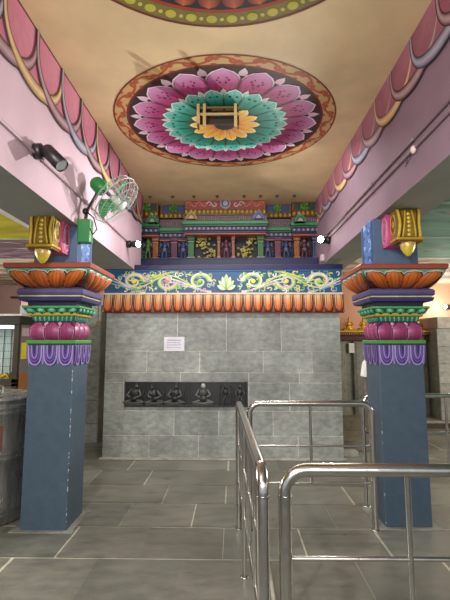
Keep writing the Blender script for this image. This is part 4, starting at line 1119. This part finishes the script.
# ------------------------------------------------------------------ PERSON behind the right column
def skin_obj(name, nodes, edges, matname, parent, root, levels=1):
    """nodes: {key: (x, y, z, r)}"""
    org = ROOT[parent.name] if parent is not None else None
    keys = list(nodes); idx = {k: i for i, k in enumerate(keys)}
    me = bpy.data.meshes.new(name)
    me.from_pydata([Vector(nodes[k][:3]) for k in keys], [(idx[a], idx[b]) for a, b in edges], [])
    o = bpy.data.objects.new(name, me); COL.objects.link(o)
    md = o.modifiers.new('skin', 'SKIN'); md.use_smooth_shade = True
    if not me.skin_vertices: me.attributes.update()
    for k in keys:
        r_ = nodes[k][3]; r_ = r_ if isinstance(r_, tuple) else (r_, r_)
        me.skin_vertices[0].data[idx[k]].radius = r_
    me.skin_vertices[0].data[idx[root]].use_root = True
    sb = o.modifiers.new('sub', 'SUBSURF'); sb.levels = levels; sb.render_levels = levels
    me.materials.append(matname); o.parent = parent
    return o
def flat_mat(name, c, rough, ns=30, amt=.08):
    m = bpy.data.materials.new(name); m.use_nodes = True; nt = m.node_tree; b = nt.nodes['Principled BSDF']
    tc = nt.nodes.new('ShaderNodeTexCoord'); no = nt.nodes.new('ShaderNodeTexNoise'); no.inputs['Scale'].default_value = ns
    nt.links.new(tc.outputs['Object'], no.inputs['Vector'])
    cr = nt.nodes.new('ShaderNodeValToRGB'); e = cr.color_ramp.elements
    e[0].position, e[0].color = .3, (*mix(c, BLACK, amt * 1.5), 1); e[1].position, e[1].color = .7, (*mix(c, (1, 1, 1), amt), 1)
    nt.links.new(no.outputs[0], cr.inputs[0]); nt.links.new(cr.outputs[0], b.inputs['Base Color']); b.inputs['Roughness'].default_value = rough
    return m
SK = flat_mat('skin', rgb(92, 66, 50), .5); SHm = flat_mat('white_shirt', rgb(226, 224, 218), .85); TRm = flat_mat('brown_trousers', rgb(84, 72, 60), .9); HRm = flat_mat('hair', rgb(24, 20, 18), .6)
PX, PY = 1.685, 4.95
pr = empty('person', (PX, PY, 0), 'person in a white shirt standing mostly hidden behind the right column', 'person')
nd = {'pel': (0, 0, .88, (.12, .10)), 'sp': (0, 0, 1.08, (.12, .095)), 'ch': (0, 0, 1.26, (.14, .105)), 'nb': (0, 0, 1.37, (.06, .06)), 'nk': (0, 0, 1.42, .05),
      'jaw': (0, -.03, 1.475, (.058, .062)), 'fc': (0, -.016, 1.53, (.078, .094)), 'cr': (0, 0, 1.595, (.078, .094)), 'tp': (0, 0, 1.64, (.05, .06))}
ed = [('pel', 'sp'), ('sp', 'ch'), ('ch', 'nb'), ('nb', 'nk'), ('nk', 'jaw'), ('jaw', 'fc'), ('fc', 'cr'), ('cr', 'tp')]
for s_, g_ in (('l', 1), ('r', -1)):
    nd.update({s_ + 'sh': (g_ * .175, 0, 1.32, .052), s_ + 'el': (g_ * .232, .02, 1.05, .038), s_ + 'wr': (g_ * .245, -.05, .82, .026), s_ + 'pa': (g_ * .243, -.065, .745, (.018, .036)),
               s_ + 'hp': (g_ * .09, 0, .80, .085), s_ + 'kn': (g_ * .10, -.015, .46, .055), s_ + 'an': (g_ * .105, .02, .08, .036), s_ + 'to': (g_ * .12, -.14, .03, (.042, .026))})
    ed += [('ch', s_ + 'sh'), (s_ + 'sh', s_ + 'el'), (s_ + 'el', s_ + 'wr'), (s_ + 'wr', s_ + 'pa'), ('pel', s_ + 'hp'), (s_ + 'hp', s_ + 'kn'), (s_ + 'kn', s_ + 'an'), (s_ + 'an', s_ + 'to')]
    for k_, (dy, ln) in enumerate(((-.027, .072), (-.009, .082), (.009, .076), (.027, .060))):
        nd[s_ + 'f%da' % k_] = (g_ * .243, -.068 + dy, .705, .0088); nd[s_ + 'f%db' % k_] = (g_ * .238, -.074 + dy, .705 - ln * .5, .0082); nd[s_ + 'f%dc' % k_] = (g_ * .228, -.078 + dy, .705 - ln, .007)
        ed += [(s_ + 'pa', s_ + 'f%da' % k_), (s_ + 'f%da' % k_, s_ + 'f%db' % k_), (s_ + 'f%db' % k_, s_ + 'f%dc' % k_)]
    nd[s_ + 't0'] = (g_ * .240, -.108, .76, .0098); nd[s_ + 't1'] = (g_ * .232, -.122, .715, .008)
    ed += [(s_ + 'pa', s_ + 't0'), (s_ + 't0', s_ + 't1')]
skin_obj('body', nd, ed, SK, pr, 'pel', 2)
def loft(mb, rings, col, n=24):
    """rings: (x, y, z, rx, ry)"""
    vs = [(x + rx * math.cos(2 * PI * k / n), y + ry * math.sin(2 * PI * k / n), z) for x, y, z, rx, ry in rings for k in range(n)]
    fs = [(i * n + k, i * n + (k + 1) % n, (i + 1) * n + (k + 1) % n, (i + 1) * n + k) for i in range(len(rings) - 1) for k in range(n)]
    mb.add(vs, fs, col, 0, True)
wht = rgb(226, 224, 218)
mb = MB()
loft(mb, [(PX, PY, z, rx, ry) for z, rx, ry in ((.775, .168, .128), (.79, .170, .130), (.90, .164, .124), (1.05, .158, .122), (1.18, .172, .126), (1.27, .192, .122), (1.33, .190, .112), (1.36, .155, .098), (1.39, .092, .076), (1.41, .068, .066))], wht)
for g_ in (-1, 1):
    mb.tube([(PX + g_ * .11, PY, 1.325), (PX + g_ * .17, PY + .002, 1.305), (PX + g_ * .205, PY + .008, 1.24), (PX + g_ * .226, PY + .015, 1.11)], .06, wht, n=16, cap=False, radii=[.040, .060, .066, .067])
mb.build('shirt', 'cloth', pr)
trc = rgb(84, 72, 60); mb = MB()
loft(mb, [(PX, PY, z, rx, ry) for z, rx, ry in ((.93, .150, .112), (.86, .156, .116), (.78, .158, .116), (.74, .150, .108))], trc)
for g_ in (-1, 1):
    mb.tube([(PX + g_ * .080, PY, .84), (PX + g_ * .088, PY, .70), (PX + g_ * .098, PY - .012, .46), (PX + g_ * .102, PY + .004, .25), (PX + g_ * .105, PY + .012, .06)], .08, trc, n=18, cap=False, radii=[.080, .094, .076, .068, .064])
mb.build('trousers', 'cloth', pr)
mb = MB(); hc = Vector((PX, PY + .006, 1.565))
def hairf(u, v):
    a = 2 * PI * u; front = max(0, -math.sin(a))           # the face looks along -Y
    ph = v * (PI * (.60 - .22 * front))
    return hc + Vector((.080 * math.sin(ph) * math.cos(a), .100 * math.sin(ph) * math.sin(a), .098 * math.cos(ph)))
mb.grid(hairf, 28, 10, rgb(24, 20, 18)); mb.build('hair', 'cloth', pr)
for g_ in (-1, 1):
    mb = MB(); mb.ell((PX + g_ * .029, PY - .088, 1.545), (.013, .007, .006), rgb(206, 200, 192)); mb.ell((PX + g_ * .029, PY - .094, 1.545), (.006, .004, .006), BLACK); mb.build('eye', 'plastic', pr)
    mb = MB(); mb.ell((PX + g_ * .070, PY - .005, 1.535), (.010, .02, .03), rgb(92, 66, 50)); mb.build('ear', 'matte', pr)
mb = MB(); mb.ell((PX, PY - .10, 1.522), (.013, .015, .024), rgb(94, 66, 50)); mb.build('nose', 'matte', pr)
mb = MB(); mb.ell((PX, PY - .089, 1.488), (.022, .007, .006), rgb(84, 48, 42)); mb.build('mouth', 'matte', pr)


# ------------------------------------------------------------------ LIGHTS
def light(kind, name, loc, energy, color=(1, .96, .9), aim=None, size=.1, ang=None, blend=.6, sy=None):
    l = bpy.data.lights.new(name, kind); l.energy = energy; l.color = color
    if kind == 'AREA':
        l.size = size
        if sy: l.shape = 'RECTANGLE'; l.size_y = sy
    else: l.shadow_soft_size = size
    if kind == 'SPOT': l.spot_size = ang; l.spot_blend = blend
    o = bpy.data.objects.new(name, l); COL.objects.link(o); o.location = loc
    if aim is not None:
        o.rotation_euler = (Vector(aim) - Vector(loc)).to_track_quat('-Z', 'Y').to_euler()
    return o
light('SPOT', 'lamp_far_left', lp1, 48, aim=(1.25, 5.15, 2.66), size=.03, ang=math.radians(70), blend=.25)
light('SPOT', 'lamp_far_right', lp2, 400, aim=(-1.335, 2.4, 2.35), size=.025, ang=math.radians(80), blend=.9)
light('POINT', 'lamp_aisle_right', lp3 + Vector((-.05, -.25, 0)), 11, size=.05)
light('SPOT', 'spot_behind_left', (-1.1, -.2, 3.0), 260, aim=(.5, 4.6, .3), size=.05, ang=math.radians(100))
light('AREA', 'hall_fill_light', (0, -.8, 2.0), 72, aim=(0, 5.0, 2.4), size=2.2, sy=.6, color=(1, .97, .93))  # unseen fill added behind the camera, tubes there only assumed
light('AREA', 'wall_fill_light', (0, 4.4, 3.55), 42, aim=(0, 5.6, 0), size=1.6, sy=.3, color=(1, .98, .95))  # added fill that brightens the stone wall, no fitting here
light('AREA', 'aisle_fill_right', (5.2, 5.2, 1.9), 120, aim=(2.0, 5.4, 1.9), size=2.6, sy=.5, color=(1, .93, .84))  # unseen fill added to brighten the right aisle
light('AREA', 'aisle_fill_left', (-5.2, 4.6, 1.9), 130, aim=(-2.0, 4.9, 1.9), size=2.6, sy=.5, color=(1, .96, .92))  # its counterpart, added to lift the left aisle
w = bpy.data.worlds.new('daylight'); scn.world = w; w.use_nodes = True
bg = w.node_tree.nodes['Background']; bg.inputs[0].default_value = (.95, .97, 1.0, 1); bg.inputs[1].default_value = .6

# ------------------------------------------------------------------ CAMERA
cam = bpy.data.cameras.new('camera'); co = bpy.data.objects.new('camera', cam); COL.objects.link(co)
cam.sensor_fit = 'VERTICAL'; cam.sensor_height = 36; cam.lens = 440 / 600 * 36
cam.shift_y = -13 / 600
co.location = (0, 0, 1.5)
co.rotation_euler = (math.radians(90 + 6.997), 0, math.radians(1.163))
scn.camera = co
scn.view_settings.view_transform = 'Standard'
scn.view_settings.exposure = 0.12
